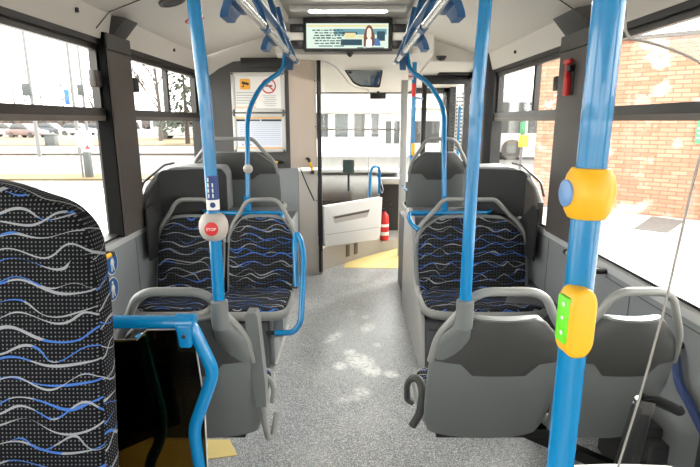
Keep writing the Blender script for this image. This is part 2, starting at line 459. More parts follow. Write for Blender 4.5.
def pillar(n, x, s, ya, yb):
    t = struct('trim_%d' % n, prism(BM(), rpoly([(x - s * .03, ya - .05), (x - s * .03, yb - .03), (x + s * .09, yb), (x + s * .09, ya)], .015), 'Z', SILL, 1.815), 'pillar')
    bm = BM(); prism(bm, rpoly([(x - s * .032, ya - .052), (x - s * .032, yb - .028), (x + s * .09, yb), (x + s * .09, ya)], .015), 'Z', 1.82, 1.90)
    struct('cap', bm, 'pillar_dk', t)
    bm = BM(); prism(bm, [(x - s * .024, ya - .060), (x + s * .085, ya - .010), (x + s * .085, ya - .003), (x - s * .024, ya - .048)], 'Z', SILL, 1.90)
    struct('side_gasket', bm, 'matte', t)
    bm = BM(); prism(bm, [(x + s * .03, 1.87), (x - s * .035, 1.90), (x - s * .11, 1.985), (x - s * .02, 2.0)], 'Y', ya + .03, yb - .09, .004)
    struct('top_bracket', bm, 'pillar_dk', t)
    bm = BM(); lathe(bm, [(.003, 0), (.007, .002), (.007, .006), (.004, .008)], (x - s * .03, ya - .02, .95), 'X', 10)
    return t, bm
for n, x, s, ya, yb in ((1, XL, -1, 2.81, 3.09), (2, XR, 1, 2.565, 2.97)):
    t, b = pillar(n, x, s, ya, yb); struct('screw', b, 'steel', t)
for n, x, s, ya, yb in ((3, XL, -1, .08, .2), (4, XR, 1, -.02, .1)):
    t, b = pillar(n, x, s, ya - .0, yb + .0); b.free()
# right-hand column at the front edge of the second window
bm = BM(); prism(bm, rpoly([(XR + .09, 4.37), (XR + .09, 4.62), (XR - .05, 4.62), (XR - .05, 4.42)], .02), 'Z', 0, 2.02)
struct('trim_5', bm, 'black')

# ---- ceiling: two coved side panels, dark slots, flat middle
def cove(s, x, xin, yend):
    prof = [(x - s * .0, 1.868), (x - s * .005, 1.88), (x - s * .035, 2.0), (x - s * .06, 2.015), (x - s * .30, 2.09), (x - s * .55, 2.16), (xin, 2.205), (xin, 2.215)]
    back = [(q[0] + s * .012 * (1 if i < 3 else 0), q[1] + .014) for i, q in enumerate(prof)]
    return prof + back[::-1]
bm = BM(); prism(bm, cove(-1, XL, -.545, 0), 'Y', Y0, 4.62)
ce = struct('ceiling', bm, 'ceil', angle=20)
bm = BM(); prism(bm, cove(1, XR, .505, 0), 'Y', Y0, 4.62)
struct('side_panel', bm, 'ceil', ce, angle=20)
bm = BM(); box2(bm, (-.50, Y0, 2.27), (.46, 4.9, 2.30)); struct('middle_panel', bm, 'ceil_dk', ce)
bm = BM(); box2(bm, (-.62, Y0, 2.31), (.58, 4.9, 2.33)); box2(bm, (XL - .1, Y0, 2.33), (XR + .1, 6.5, 2.36)); struct('roof_skin', bm, 'black', ce)
bm = BM()
for xx in (-.505, .465): box2(bm, (xx - .012, Y0, 2.225), (xx + .012, 4.28, 2.275), .003)
struct('slot_edge', bm, 'alu', ce)
# seams and little clips on the coves
bm = BM()
def on_cove(px, py, X): return P(px, py, X=X)
a = P(95, 28, X=XL + .02); b = P(108, 11, X=XL + .055); c = P(143, 0, Z=2.085)
tube(bm, [a + Vector((.006, 0, 0)), b + Vector((.006, 0, -.004)), Vector((-1.02, b.y + .02, 2.083)), Vector((-.56, b.y + .05, 2.197))], .0032, 6)
a = P(595, 30, X=XR - .02); b = P(586, 16, X=XR - .055)
tube(bm, [a - Vector((.006, 0, 0)), b - Vector((.006, 0, .004)), Vector((.92, b.y + .02, 2.083)), Vector((.52, b.y + .05, 2.197))], .0032, 6)
struct('panel_seam', bm, 'pillar', ce)
for px, py, X in ((77, 10, XL + .03), (121, 28, XL + .026), (174, 50, XL + .026), (567, 28, XR - .026), (515, 52, XR - .026)):
    p = P(px, py, X=X); bm = BM(); rbox(bm, p, (.016, .012, .022), .003); struct('clip', bm, 'black', ce)

# ---- front fascia over the windscreen and roof lining
bm = BM()
prism(bm, [(4.62, 2.20), (4.42, 2.20), (4.42, 2.0), (4.5, 1.985), (5.2, 1.93), (5.95, 1.79), (6.35, 1.79), (6.35, 2.2)], 'X', -.62, .70)
struct('trim_6', bm, 'ceil', angle=25)
bm = BM(); prism(bm, [(4.62, 2.2), (4.62, 1.96), (5.9, 1.86), (6.35, 1.84), (6.35, 2.2)], 'X', .705, XR + .05); struct('trim_7', bm, 'ceil')
bm = BM(); prism(bm, [(4.64, 2.2), (4.64, 1.80), (5.9, 1.80), (6.35, 1.80), (6.35, 2.2)], 'X', XL - .05, -.625); struct('trim_8', bm, 'ceil')

# ---- windscreen
bm = BM()
for a, b in (((-1.3, 6.30, .5), (-1.2, 6.4, 1.86)), ((1.14, 6.30, 0), (1.24, 6.4, 1.86)), ((-1.3, 6.30, 1.775), (1.24, 6.4, 1.84)), ((-1.3, 6.3, 0), (1.24, 6.4, .70))):
    box2(bm, a, b)
w7 = struct('window_7', bm, 'pillar_dk')
bm = BM(); box2(bm, (-1.21, 6.34, .69), (1.15, 6.347, 1.78)); struct('pane', bm, 'glass', w7)
# cab side window (left) and the closed front door (right)
bm = BM(); box2(bm, (XL - .09, 4.64, 0), (XL, 6.35, .8)); box2(bm, (XL - .09, 4.64, 1.8), (XL, 6.35, 2.0)); box2(bm, (XL - .09, 4.64, .8), (XL, 4.9, 1.8)); struct('trim_9', bm, 'bulk')
d = None
bm = BM()
for a, b in (((XR, 4.63, 0), (XR + .07, 4.72, 1.95)), ((XR, 6.2, 0), (XR + .07, 6.3, 1.95)), ((XR, 5.43, 0), (XR + .07, 5.5, 1.95)), ((XR, 4.63, 1.86), (XR + .07, 6.3, 2.0)), ((XR, 4.63, 0), (XR + .07, 6.3, .15))):
    box2(bm, a, b)
d1 = struct('door_1', bm, 'black')
bm = BM(); box2(bm, (XR + .03, 4.7, .14), (XR + .036, 6.22, 1.88)); struct('pane', bm, 'glass', d1)
bm = BM(); tube(bm, [(XR - .05, 5.40, .5), (XR - .05, 5.40, 1.6)], .016); struct('grab_bar', bm, 'blue', d1)

# ================================================================== BULKHEAD AND DRIVER'S CAB
bh = thing('cab_bulkhead', 'charcoal bulkhead behind the driver, with a rounded beige edge panel', 'partition', (-.8, 4.62, 0))
top = [(XL, 1.80), (-1.20, 1.86), (-1.15, 1.895), (-1.02, 1.955), (-.69, 1.985), (-.60, 1.985), (-.54, 1.985)]
bm = BM(); prism(bm, [(XL, 1.03)] + top + [(-.54, 1.03)], 'Y', 4.58, 4.62); obj('upper_panel', bm, 'bulk', bh)
def curved(bm, z0, z1, pts, th=.03):
    pl = [Vector((p[0], p[1])) for p in pts]
    inner = []
    for i, p in enumerate(pl):
        tg = (pl[min(i + 1, len(pl) - 1)] - pl[max(i - 1, 0)]).normalized(); inner.append(p + Vector((-tg.y, tg.x)) * th)
    return prism(bm, [(p.x, p.y) for p in pl] + [(p.x, p.y) for p in inner[::-1]], 'Z', z0, z1)
cv = [(-.54, 4.584), (-.50, 4.59), (-.46, 4.602), (-.40, 4.622), (-.345, 4.642), (-.305, 4.66)]
bm = BM(); curved(bm, 1.03, 1.985, cv); obj('edge_panel', bm, 'beige', bh, angle=60, label='beige rounded edge panel')
cl = [(-.47, 4.592), (-.40, 4.615), (-.345, 4.638), (-.305, 4.655)]
bm = BM(); curved(bm, 0, 1.0, cl); obj('lower_corner', bm, 'lgrey', bh, angle=60, label='pale lower corner')
cl = [(-1.28, 4.575), (-.72, 4.575), (-.55, 4.575), (-.472, 4.592)]
bm = BM(); curved(bm, 0, 1.028, cl); obj('lower_panel', bm, 'wall', bh, angle=60, label='light grey lower panel')
a = P(302, 167, Y=4.60); b = P(317, 207, Y=4.63)
bm = BM(); tube(bm, [(-.455, 4.590, 1.03), (-.40, 4.612, .88), (-.335, 4.640, .72)], .005, 6); obj('seam_strip', bm, 'black', bh)
bm = BM(); box2(bm, (-.30, 4.645, .02), (-.262, 4.70, 1.985), .006); obj('hinge_post', bm, 'black', bh)
for z in (1.80, 1.40, 1.0, .72):
    bm = BM(); lathe(bm, [(.002, -.004), (.006, -.003), (.006, .0)], (-.315, 4.652, z), 'Y', 8); obj('screw', bm, 'black', bh)
bm = BM(); box2(bm, (-.95, 4.55, 1.90), (-.58, 4.578, 1.985), .004); obj('vent_slot', bm, 'black', bh)

def grab_handle(name, label, a, b, out, mat='yellow', group=None):
    """bar between two moulded feet"""
    a, b, out = Vector(a), Vector(b), Vector(out)
    t = thing('wall_grab_bar', label, 'handle', (a + b) / 2, group)
    ax = (b - a).normalized()
    bm = BM(); tube(bm, [a + ax * .012 + out, b - ax * .012 + out], .012, 12); obj('bar', bm, mat, t)
    for p, sgn in ((a, 1), (b, -1)):
        bm = BM(); tube(bm, [p + out * .02, p + out * .75, p + out + ax * sgn * .004, p + out + ax * sgn * .028], [.013, .0135, .015, .0145], 10); obj('foot', bm, 'black', t)
    return t
grab_handle('grab_handle', 'yellow bar with black feet upright on beige edge panel', (-.395, 4.612, 1.115), (-.355, 4.632, .985), (.02, -.045, 0))
grab_handle('grab_handle', 'level yellow bar with black feet under the timetable', (-.77, 4.573, 1.088), (-.62, 4.573, 1.086), (0, -.04, 0))
grab_handle('grab_handle', 'yellow and grey grab bar on left wall under near window', (XL + .003, 2.26, .765), (XL + .003, 2.56, .765), (.04, 0, 0))
grab_handle('grab_handle', 'grey grab bar on right wall half hidden by yellow post', (XR - .003, 2.24, .765), (XR - .003, 2.60, .765), (-.04, 0, 0), 'alu')

# snap frames with notices
def notice(label, x0, x1, z0, z1, group):
    y = 4.576
    t = thing('notice_frame', label, 'notice', ((x0 + x1) / 2, y, z0), group)
    bm = BM(); fw = .034
    for a, b in (((x0, z0), (x0 + fw, z1)), ((x1 - fw, z0), (x1, z1)), ((x0 + .01, z1 - fw), (x1 - .01, z1)), ((x0 + .01, z0), (x1 - .01, z0 + fw))):
        box2(bm, (a[0], y - .016, a[1]), (b[0], y, b[1]), .005)
    obj('frame', bm, 'alu', t)
    for xx in (x0 + .012, x1 - .012):
        for zz in (z0 + .012, z1 - .012):
            bm = BM(); lathe(bm, [(.009, -.018), (.009, -.015)], (xx, y, zz), 'Y', 10); obj('corner_joint', bm, 'pillar', t)
    return t, y - .009
def flatbox(bm, x0, x1, z0, z1, y, th=.0015): return box2(bm, (x0, y - th, z0), (x1, y, z1))
g = 'notices on the bulkhead'
t, y = notice('upper snap frame with orange camera notice and no smoking notice', -1.045, -.575, 1.525, 1.865, g)
bm = BM(); flatbox(bm, -1.015, -.605, 1.555, 1.835, y); obj('sheet', bm, 'paper', t)
y -= .002
bm = BM(); prism(bm, rpoly([(-.965, 1.72), (-.875, 1.72), (-.875, 1.81), (-.965, 1.81)], .015), 'Y', y - .001, y); obj('camera_pictogram', bm, 'orange', t)
bm = BM(); rr = Matrix.Rotation(math.radians(-18), 3, 'Y').inverted()
rbox(bm, (-.918, y - .0015, 1.772), (.062, .001, .02), 0, Matrix.Rotation(math.radians(14), 3, 'Y')); rbox(bm, (-.94, y - .0015, 1.745), (.018, .001, .01)); rbox(bm, (-.935, y - .0015, 1.757), (.006, .001, .02))
obj('camera_silhouette', bm, 'black', t)
def ring(bm, c, r0, r1, y, n=28):
    a = [bm.verts.new((c[0] + r0 * math.cos(2 * PI * k / n), y, c[1] + r0 * math.sin(2 * PI * k / n))) for k in range(n)]
    b = [bm.verts.new((c[0] + r1 * math.cos(2 * PI * k / n), y, c[1] + r1 * math.sin(2 * PI * k / n))) for k in range(n)]
    for k in range(n): bm.faces.new((a[k], a[(k + 1) % n], b[(k + 1) % n], b[k]))
bm = BM(); c = (-.715, 1.750); ring(bm, c, .054, .065, y - .001); rbox(bm, (c[0], y - .001, c[1]), (.112, .001, .011), 0, Matrix.Rotation(math.radians(42), 3, 'Y')); obj('prohibition_ring', bm, 'red_print', t)
bm = BM(); rbox(bm, (c[0] - .004, y - .0005, c[1]), (.075, .0006, .012)); obj('cigarette', bm, 'black', t)
bm = BM()
for k in range(5): flatbox(bm, -1.0, -.83 - .02 * (k % 2), 1.69 - k * .022, 1.695 - k * .022, y, .0006)
for k in range(6): flatbox(bm, -.77 + .01 * (k % 3), -.65 - .01 * (k % 2), 1.665 - k * .017, 1.669 - k * .017, y, .0006)
obj('print_lines', bm, 'ink', t)
bm = BM(); flatbox(bm, -1.0, -.83, 1.566, 1.574, y, .0008); obj('orange_stripe', bm, 'orange', t)
t, y = notice('lower snap frame holding the pale blue timetable sheet', -1.045, -.575, 1.175, 1.515, g)
bm = BM(); flatbox(bm, -1.012, -.608, 1.205, 1.485, y); obj('sheet', bm, 'paper_b', t)
y -= .002
for za, zb in ((1.470, 1.483), (1.208, 1.219)):
    bm = BM(); flatbox(bm, -1.012, -.608, za, zb, y, .0008); obj('orange_stripe', bm, 'orange', t)
bm = BM(); flatbox(bm, -1.012, -.90, 1.448, 1.465, y, .0008); flatbox(bm, -.89, -.80, 1.45, 1.463, y, .0008); flatbox(bm, -.79, -.61, 1.448, 1.465, y, .0008); obj('heading', bm, 'ink_dk', t)
bm = BM()
for k in range(11):
    flatbox(bm, -.88, -.62, 1.432 - k * .0185, 1.4345 - k * .0185, y, .0006)
for k in range(9): flatbox(bm, -.98, -.91 - .015 * (k % 2), 1.415 - k * .02, 1.418 - k * .02, y, .0006)
obj('print_lines', bm, 'ink', t)
for k in range(3):
    bm = BM(); flatbox(bm, -.97 + k * .035, -.955 + k * .035, 1.236, 1.244, y, .0008); obj('red_mark', bm, 'red_print', t)

# driver's cab door
H0 = Vector((-.268, 4.66, 0)); H1 = Vector((.315, 5.16, 0)); DU = (H1 - H0).normalized(); DN = Vector((DU.y, -DU.x, 0)); DL = (H1 - H0).length
def slab(bm, poly, d0, d1, bev=0.0):
    """polygon (s along the door, z) thickened along the door normal between d0 and d1 (towards the aisle is +)"""
    prism(bm, poly, 'Y', 0, 1)
    vs = list(bm.verts)
    for v in vs:
        s, t, z = v.co; q = H0 + DU * s + DN * (d0 + (d1 - d0) * t); v.co = (q.x, q.y, z)
    bmesh.ops.recalc_face_normals(bm, faces=bm.faces)
    if bev:
        fs = sorted(bm.faces, key=lambda f: -len(f.verts))[:2]
        bmesh.ops.bevel(bm, geom=list(set(fs[0].edges) | set(fs[1].edges)), offset=bev, segments=3, profile=.5, affect='EDGES', clamp_overlap=True)
    return bm
cd = thing('cab_door', 'white half door of the driver cab with clear glass above it', 'door', (.02, 4.9, 0))
bm = BM(); slab(bm, rpoly([(.01, .275), (DL - .05, .235), (DL - .02, .30), (DL, .66), (DL, .68), (.01, .665)], .02), -.03, .035, .012); obj('door_panel', bm, 'white', cd)
bm = BM(); slab(bm, [(.02, .395), (DL - .05, .375), (DL - .05, .369), (.02, .389)], .034, .0385); obj('panel_groove', bm, 'lgrey', cd)
bm = BM(); slab(bm, [(.10, .56), (.59, .575), (.55, .50), (.13, .49)], .030, .0365); obj('pull_recess', bm, 'lgrey', cd)
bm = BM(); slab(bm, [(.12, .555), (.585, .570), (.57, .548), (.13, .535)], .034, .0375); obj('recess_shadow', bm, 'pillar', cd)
gp = [(.0, .67), (.0, 1.975), (.09, 1.965), (.18, 1.93), (.27, 1.86), (.33, 1.80), (.42, 1.76), (.58, 1.75), (.60, 1.73), (.60, .675)]
bm = BM(); slab(bm, gp, -.004, .004); obj('pane', bm, 'glass', cd)
bm = BM()
def dpt(s, z, d=0): q = H0 + DU * s + DN * d; return Vector((q.x, q.y, z))
tube(bm, fillet([dpt(s, z) for s, z in gp[1:]], .03), .004, 6); obj('pane_edge', bm, 'sill', cd)
hp = [dpt(.60, .70, .02), dpt(.60, .95, .03), dpt(.615, 1.0, .04), dpt(.70, 1.0, .04), dpt(.715, .95, .04), dpt(.722, .72, .03)]
bm = BM(); tube(bm, fillet(hp, .04), .0135, 10); obj('grab_loop', bm, 'blue', cd)
bm = BM(); tube(bm, fillet([dpt(.72, .86, .05), dpt(.745, .76, .07), dpt(.735, .72, .06), dpt(.715, .78, .05)], .02), .006, 8); obj('pull_strap', bm, 'steel', cd)
# plinth under the cab
pl = [P(305, 283, Z=0), P(314, 276, Z=0), P(325, 270, Z=0), P(345, 263, Z=0), P(362, 257.5, Z=0), P(380, 252.5, Z=0), P(402, 247, Z=0)]
plc = [(p.x, p.y) for p in pl]
bm = BM(); prism(bm, [(-.31, 4.69), (-.27, 4.64)] + plc[2:6] + [(plc[5][0], 6.28), (-.31, 6.28)], 'Z', 0.0, .232)
struct('trim_10', bm, 'plinth', angle=40)
bm = BM(); prism(bm, [plc[5], plc[6], (.62, 6.28), (plc[5][0], 6.28)], 'Z', 0.0, .118)
struct('trim_15', bm, 'plinth', angle=40)
for (a, b) in ((343, 348), (350.5, 356)):
    p = P((a + b) / 2, 252, Y=4.97 + .03); 
    s = .40 if a < 348 else .455
    q = Vector(plc[3]) * (1 - (0.15 if a < 348 else .62)) + Vector(plc[4]) * (0.15 if a < 348 else .62)
    bm = BM(); rbox(bm, (q.x, q.y, .125), (.055, .016, .125), .003, Matrix.Rotation(math.atan2(plc[4][1] - plc[3][1], plc[4][0] - plc[3][0]), 3, 'Z'))
    tag(obj('air_vent', bm, 'pillar', None), 'left slot of paired vents under cab door' if a < 348 else 'right slot of paired vents under cab door', 'vent', 'vents in the cab plinth')

# dashboard
da = thing('dashboard', 'brown-grey dashboard under the windscreen with dark niche at its right end', 'dashboard', (0, 6.0, .25))
bm = BM(); prism(bm, [(5.42, .60), (5.50, .68), (6.0, .80), (6.28, .83), (6.28, .25), (5.6, .25)], 'X', -1.2, .33, .01); obj('top_cover', bm, 'dash', da)
bm = BM(); prism(bm, [(5.98, .70), (6.02, .78), (6.28, .83), (6.28, .12), (6.1, .12)], 'X', .335, .63, .008); obj('end_face', bm, 'dash_dk', da)
bm = BM(); box2(bm, (.34, 5.88, .72), (.62, 6.02, .79), .012); obj('ledge', bm, 'lgrey', da)
bm = BM(); box2(bm, (-.9, 6.13, .835), (.60, 6.26, .88), .012); obj('white_strip', bm, 'white', da)  # plain white bar along the foot of the windscreen
# small ticket screen
ts = thing('ticket_terminal', 'small dark screen on a stalk behind the cab door glass', 'screen', (.0, 5.55, .70))
p = P(348.5, 167, Y=5.5)
bm = BM(); rbox(bm, p, (.13, .035, .16), .012); obj('case', bm, 'bin', ts)
bm = BM(); rbox(bm, p + Vector((0, -.019, .008)), (.108, .004, .115), .004); obj('display', bm, 'ink_dk', ts)
bm = BM(); tube(bm, [p + Vector((0, .02, -.06)), p + Vector((0, .04, -.12)), (p.x, p.y + .05, .69)], .012, 8); obj('stalk', bm, 'black', ts)

# fire extinguisher
e0 = P(384, 240, Z=.247); ex = thing('fire_extinguisher', 'red fire extinguisher standing in the niche beside the cab door', 'fire extinguisher', (.40, 5.58, .119))
c = (.40, 5.58, .247)
c = (P(384, 225, Y=5.58).x, 5.58, .119)
bm = BM(); lathe(bm, [(.04, 0), (.052, .006), (.055, .02), (.055, .25), (.048, .29), (.025, .315), (.018, .335)], c, 'Z', 18); obj('cylinder', bm, 'red', ex)
for za, zb in ((.06, .102), (.16, .192)):
    bm = BM(); lathe(bm, [(.0555, za), (.0562, za + .002), (.0562, zb - .002), (.0555, zb)], c, 'Z', 18); obj('label_band', bm, 'paper', ex)
bm = BM(); lathe(bm, [(.02, .335), (.022, .36), (.012, .365)], c, 'Z', 12); tube(bm, [(c[0] - .01, c[1], c[2] + .353), (c[0] + .075, c[1] - .02, c[2] + .418)], .008, 8); tube(bm, [(c[0], c[1], c[2] + .363), (c[0] + .06, c[1] - .02, c[2] + .368)], .007, 8); obj('valve_lever', bm, 'black', ex)
bm = BM(); tube(bm, fillet([(c[0] - .02, c[1], c[2] + .353), (c[0] - .062, c[1] - .01, c[2] + .343), (c[0] - .066, c[1] - .02, c[2] + .213), (c[0] - .064, c[1] - .02, c[2] + .10)], .04), .008, 8); obj('hose', bm, 'black', ex)

# rear-view mirrors above the windscreen
mi = thing('interior_mirror', 'black framed interior mirror under the information screen', 'mirror', (.13, 5.1, 1.78))
mp = [P(344, 69.5, Y=5.12), P(381, 68, Y=5.12), P(383, 71, Y=5.12), P(380, 87.5, Y=5.12), P(360, 86.5, Y=5.12), P(353, 83, Y=5.12)]
bm = BM(); prism(bm, rpoly([(q.x, q.z) for q in mp], .02), 'Y', 5.12, 5.17, .006); obj('housing', bm, 'black', mi)
cx = sum(q.x for q in mp) / 6; cz = sum(q.z for q in mp) / 6
bm = BM(); prism(bm, rpoly([(cx + (q.x - cx) * .90, cz + (q.z - cz) * .84) for q in mp], .018), 'Y', 5.114, 5.119); 
for v in bm.verts: v.co.y += (v.co.z - cz) * .0
obj('mirror_glass', bm, 'mirror', mi)
bm = BM(); tube(bm, [(cx, 5.17, cz), (cx, 5.24, cz + .05), (cx, 5.26, 1.95)], .014, 8); obj('arm', bm, 'black', mi)
p = P(378, 96, Y=6.1)
bm = BM(); rbox(bm, p, (.19, .03, .07), .012); box2(bm, (p.x - .015, p.y - .01, p.z + .02), (p.x + .015, p.y + .01, 1.793)); obj('sun_visor', bm, 'black', None, 'small black box hanging at the top of the windscreen', 'visor')

# information screen
isn = thing('information_screen', 'wide lit information screen under the ceiling at the front', 'screen', (-.01, 4.3, 2.0))
x0, x1, z0, z1 = -.378, .345, 2.005, 2.262
ys = 4.30
bm = BM(); box2(bm, (x0, ys, z0), (x1, ys + .06, z1), .008); obj('bezel', bm, 'black', isn)
for xx in (x0 - .055, x1 + .055):
    for zz in (2.06, 2.185):
        bm = BM(); box2(bm, (xx - .055, ys + .02, zz - .032), (xx + .055, ys + .05, zz + .032), .004); obj('bracket', bm, 'black', isn)
sx0, sx1, sz0, sz1 = x0 + .025, x1 - .035, z0 + .022, z1 - .045
bm = BM(); flatbox(bm, sx0, sx1, sz0, sz1, ys - .001); obj('display', bm, 'scr_bg', isn)
W, Hh = sx1 - sx0, sz1 - sz0
def U(u): return sx0 + u * W
def V(v): return sz0 + v * Hh
def patch2(name, rects, mat, d):
    bm = BM()
    for (a, b, c, e) in rects: flatbox(bm, U(a), U(b), V(c), V(e), ys - d, .0004)
    return obj(name, bm, mat, isn)
patch2('picture_sky', [(.02, .98, .86, .94)], 'scr_yl', .0028)
patch2('picture_street', [(.34, .98, .55, .78)], 'scr_tl', .0028)
for r_ in [(.42, .68, .12, .36), (.44, .62, .55, .66), (.86, .96, .3, .68)]: patch2('picture_shade', [r_], 'scr_dk', .0034)
for r_ in [(.47, .60, .40, .62), (.62, .70, .42, .5)]: patch2('picture_highlight', [r_], 'scr_yl', .0040)
random.seed(3)
rects = []
for r in range(6):
    u = .06 + random.random() * .05
    while u < .44:
        w = .015 + random.random() * .05; rects.append((u, min(u + w, .46), .70 - r * .105, .74 - r * .105 + random.random() * .02)); u += w + .012
for r_ in [(.15, .32, .07, .11), (.34, .46, .07, .11), (.62, .70, .0, .04), (.72, .95, .0, .035)]: patch2('caption_bar', [r_], 'scr_tx', .0040)
patch2('text_rows', rects, 'scr_tx', .0040)
def spoly(name, pts, mat, d):
    bm = BM(); prism(bm, rpoly([(U(a), V(b)) for a, b in pts], .012), 'Y', ys - d - .0003, ys - d); return obj(name, bm, mat, isn)
spoly('picture_hair', [(.70, .05), (.70, .5), (.73, .85), (.765, .95), (.80, .86), (.835, .5), (.83, .1)], 'scr_hair', .0045)
spoly('picture_top', [(.83, .1), (.83, .42), (.89, .36), (.91, .1)], 'scr_bl', .0045)
spoly('picture_face', [(.735, .45), (.74, .75), (.765, .84), (.79, .75), (.795, .45), (.765, .36)], 'scr_skin', .0052)
spoly('picture_body', [(.725, .03), (.73, .34), (.765, .42), (.80, .36), (.80, .03)], 'scr_wh', .0052)
bm = BM(); lathe(bm, [(.03, 0), (.028, -.012), (.012, -.03), (.004, -.034)], (.0, 4.36, 2.0), 'Z', 14); obj('ceiling_camera', bm, 'black', None, 'tiny black dome camera under the information screen', 'camera')
bm = BM(); p = P(441, 60, Y=4.55); lathe(bm, [(.045, .012), (.045, 0), (.03, -.022), (.008, -.03)], (p.x, p.y, 1.985), 'Z', 14); obj('ceiling_camera', bm, 'black', None, 'black dome camera beside the right handrail end', 'camera')
# fascia behind the screen
bm = BM(); box2(bm, (-.56, 4.37, 1.99), (.52, 4.40, 2.27), .006); struct('trim_11', bm, 'ceil_dk')
bm = BM(); box2(bm, (-.54, 4.33, 2.09), (.50, 4.37, 2.16), .006); struct('trim_12', bm, 'ceil')
# ceiling light bars
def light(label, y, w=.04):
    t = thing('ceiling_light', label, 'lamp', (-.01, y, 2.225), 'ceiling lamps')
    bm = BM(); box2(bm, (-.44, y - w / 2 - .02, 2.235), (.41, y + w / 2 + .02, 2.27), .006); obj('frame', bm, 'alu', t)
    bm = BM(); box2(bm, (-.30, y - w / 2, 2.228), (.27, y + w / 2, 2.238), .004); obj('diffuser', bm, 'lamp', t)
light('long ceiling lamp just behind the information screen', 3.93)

# right-hand screen by the front door
ds = thing('door_screen', 'black framed clear screen beside the front door, partly printed with dots', 'partition', (.98, 5.3, 0))
bm = BM(); box2(bm, (.735, 5.28, 0), (.785, 5.32, 1.9), .006); obj('post', bm, 'black', ds)
bm = BM(); box2(bm, (.735, 5.27, 1.815), (XR, 5.33, 1.90), .006); box2(bm, (.88, 5.15, 1.90), (XR, 5.30, 1.945), .006); obj('header', bm, 'black', ds)
bm = BM(); box2(bm, (.785, 5.297, .25), (XR - .03, 5.303, 1.815)); obj('pane', bm, 'glass', ds)
bm = BM()
for i in range(9):
    for j in range(16):
        r = .0035 + .0075 * (i / 8)
        lathe(bm, [(r, 0), (r, -.001)], (.955 + i * .024, 5.296, 1.72 - j * .037), 'Y', 6)
obj('dot_print', bm, 'pillar_dk', ds, kind=None)
gpz = thing('windscreen_post', 'slim grey post between cab door and front door', 'post', (.56, 5.32, 0))
bm = BM(); box2(bm, (.525, 5.31, 0), (.595, 5.36, 1.86), .008); obj('shaft', bm, 'podium_lt', gpz)
bm = BM(); lathe(bm, [(.035, 0), (.035, .012), (.025, .02)], (.5625, 5.33, 0), 'Z', 14); obj('foot', bm, 'pillar_dk', gpz)

# ================================================================== SEATS
def interp(tab, t):
    for (a, x), (b, y) in zip(tab, tab[1:]):
        if t <= b: return x + (y - x) * (t - a) / (b - a)
    return tab[-1][1]
ZB, ZT = .345, .852           # bottom and top of the back shell (seat surface at about 0.40)
def seat_geo(w):
    HW = [(0, .45 * w), (.1, .485 * w), (.3, .50 * w), (.6, .50 * w), (.74, .485 * w), (.83, .44 * w), (.90, .37 * w), (.96, .31 * w), (1, .25 * w)]
    def yc(t): return .205 + .155 * t + .02 * math.sin(PI * t)
    def hw(t): return interp(HW, t)
    def th(t): return .028 * (1 - .35 * t)
    def pt(u, t, side, off=0):
        x = u * hw(t); b = th(t) * max(0, 1 - abs(u) ** 4) ** .5
        return Vector((x, yc(t) + side * (b + off) - .028 * u * u * (1 if w < .6 else 1), ZB + (ZT - ZB) * t))
    return yc, hw, th, pt
def seat_patch(bm, pt, side, f_lo, f_hi, umax, off0, bulge, nu=16, nv=16):
    """raised panel that follows the front (side -1) or back (+1) of the shell; f_lo/f_hi give t limits for u"""
    rows = []
    for j in range(-1, nv + 2):
        row = []
        for i in range(-1, nu + 2):
            ii = min(max(i, 0), nu); jj = min(max(j, 0), nv)
            un = ii / nu * 2 - 1; u = un * umax; vn = jj / nv * 2 - 1
            lo, hi = f_lo(u), f_hi(u); t = lo + (hi - lo) * jj / nv
            edge = i != ii or j != jj
            o = -.008 if edge else off0 + bulge * (1 - un ** 4) * (1 - vn ** 4)
            row.append(bm.verts.new(pt(u, t, side, o)))
        rows.append(row)
    for a, b in zip(rows, rows[1:]):
        for i in range(len(a) - 1): bm.faces.new((a[i], a[i + 1], b[i + 1], b[i]))
    return bm
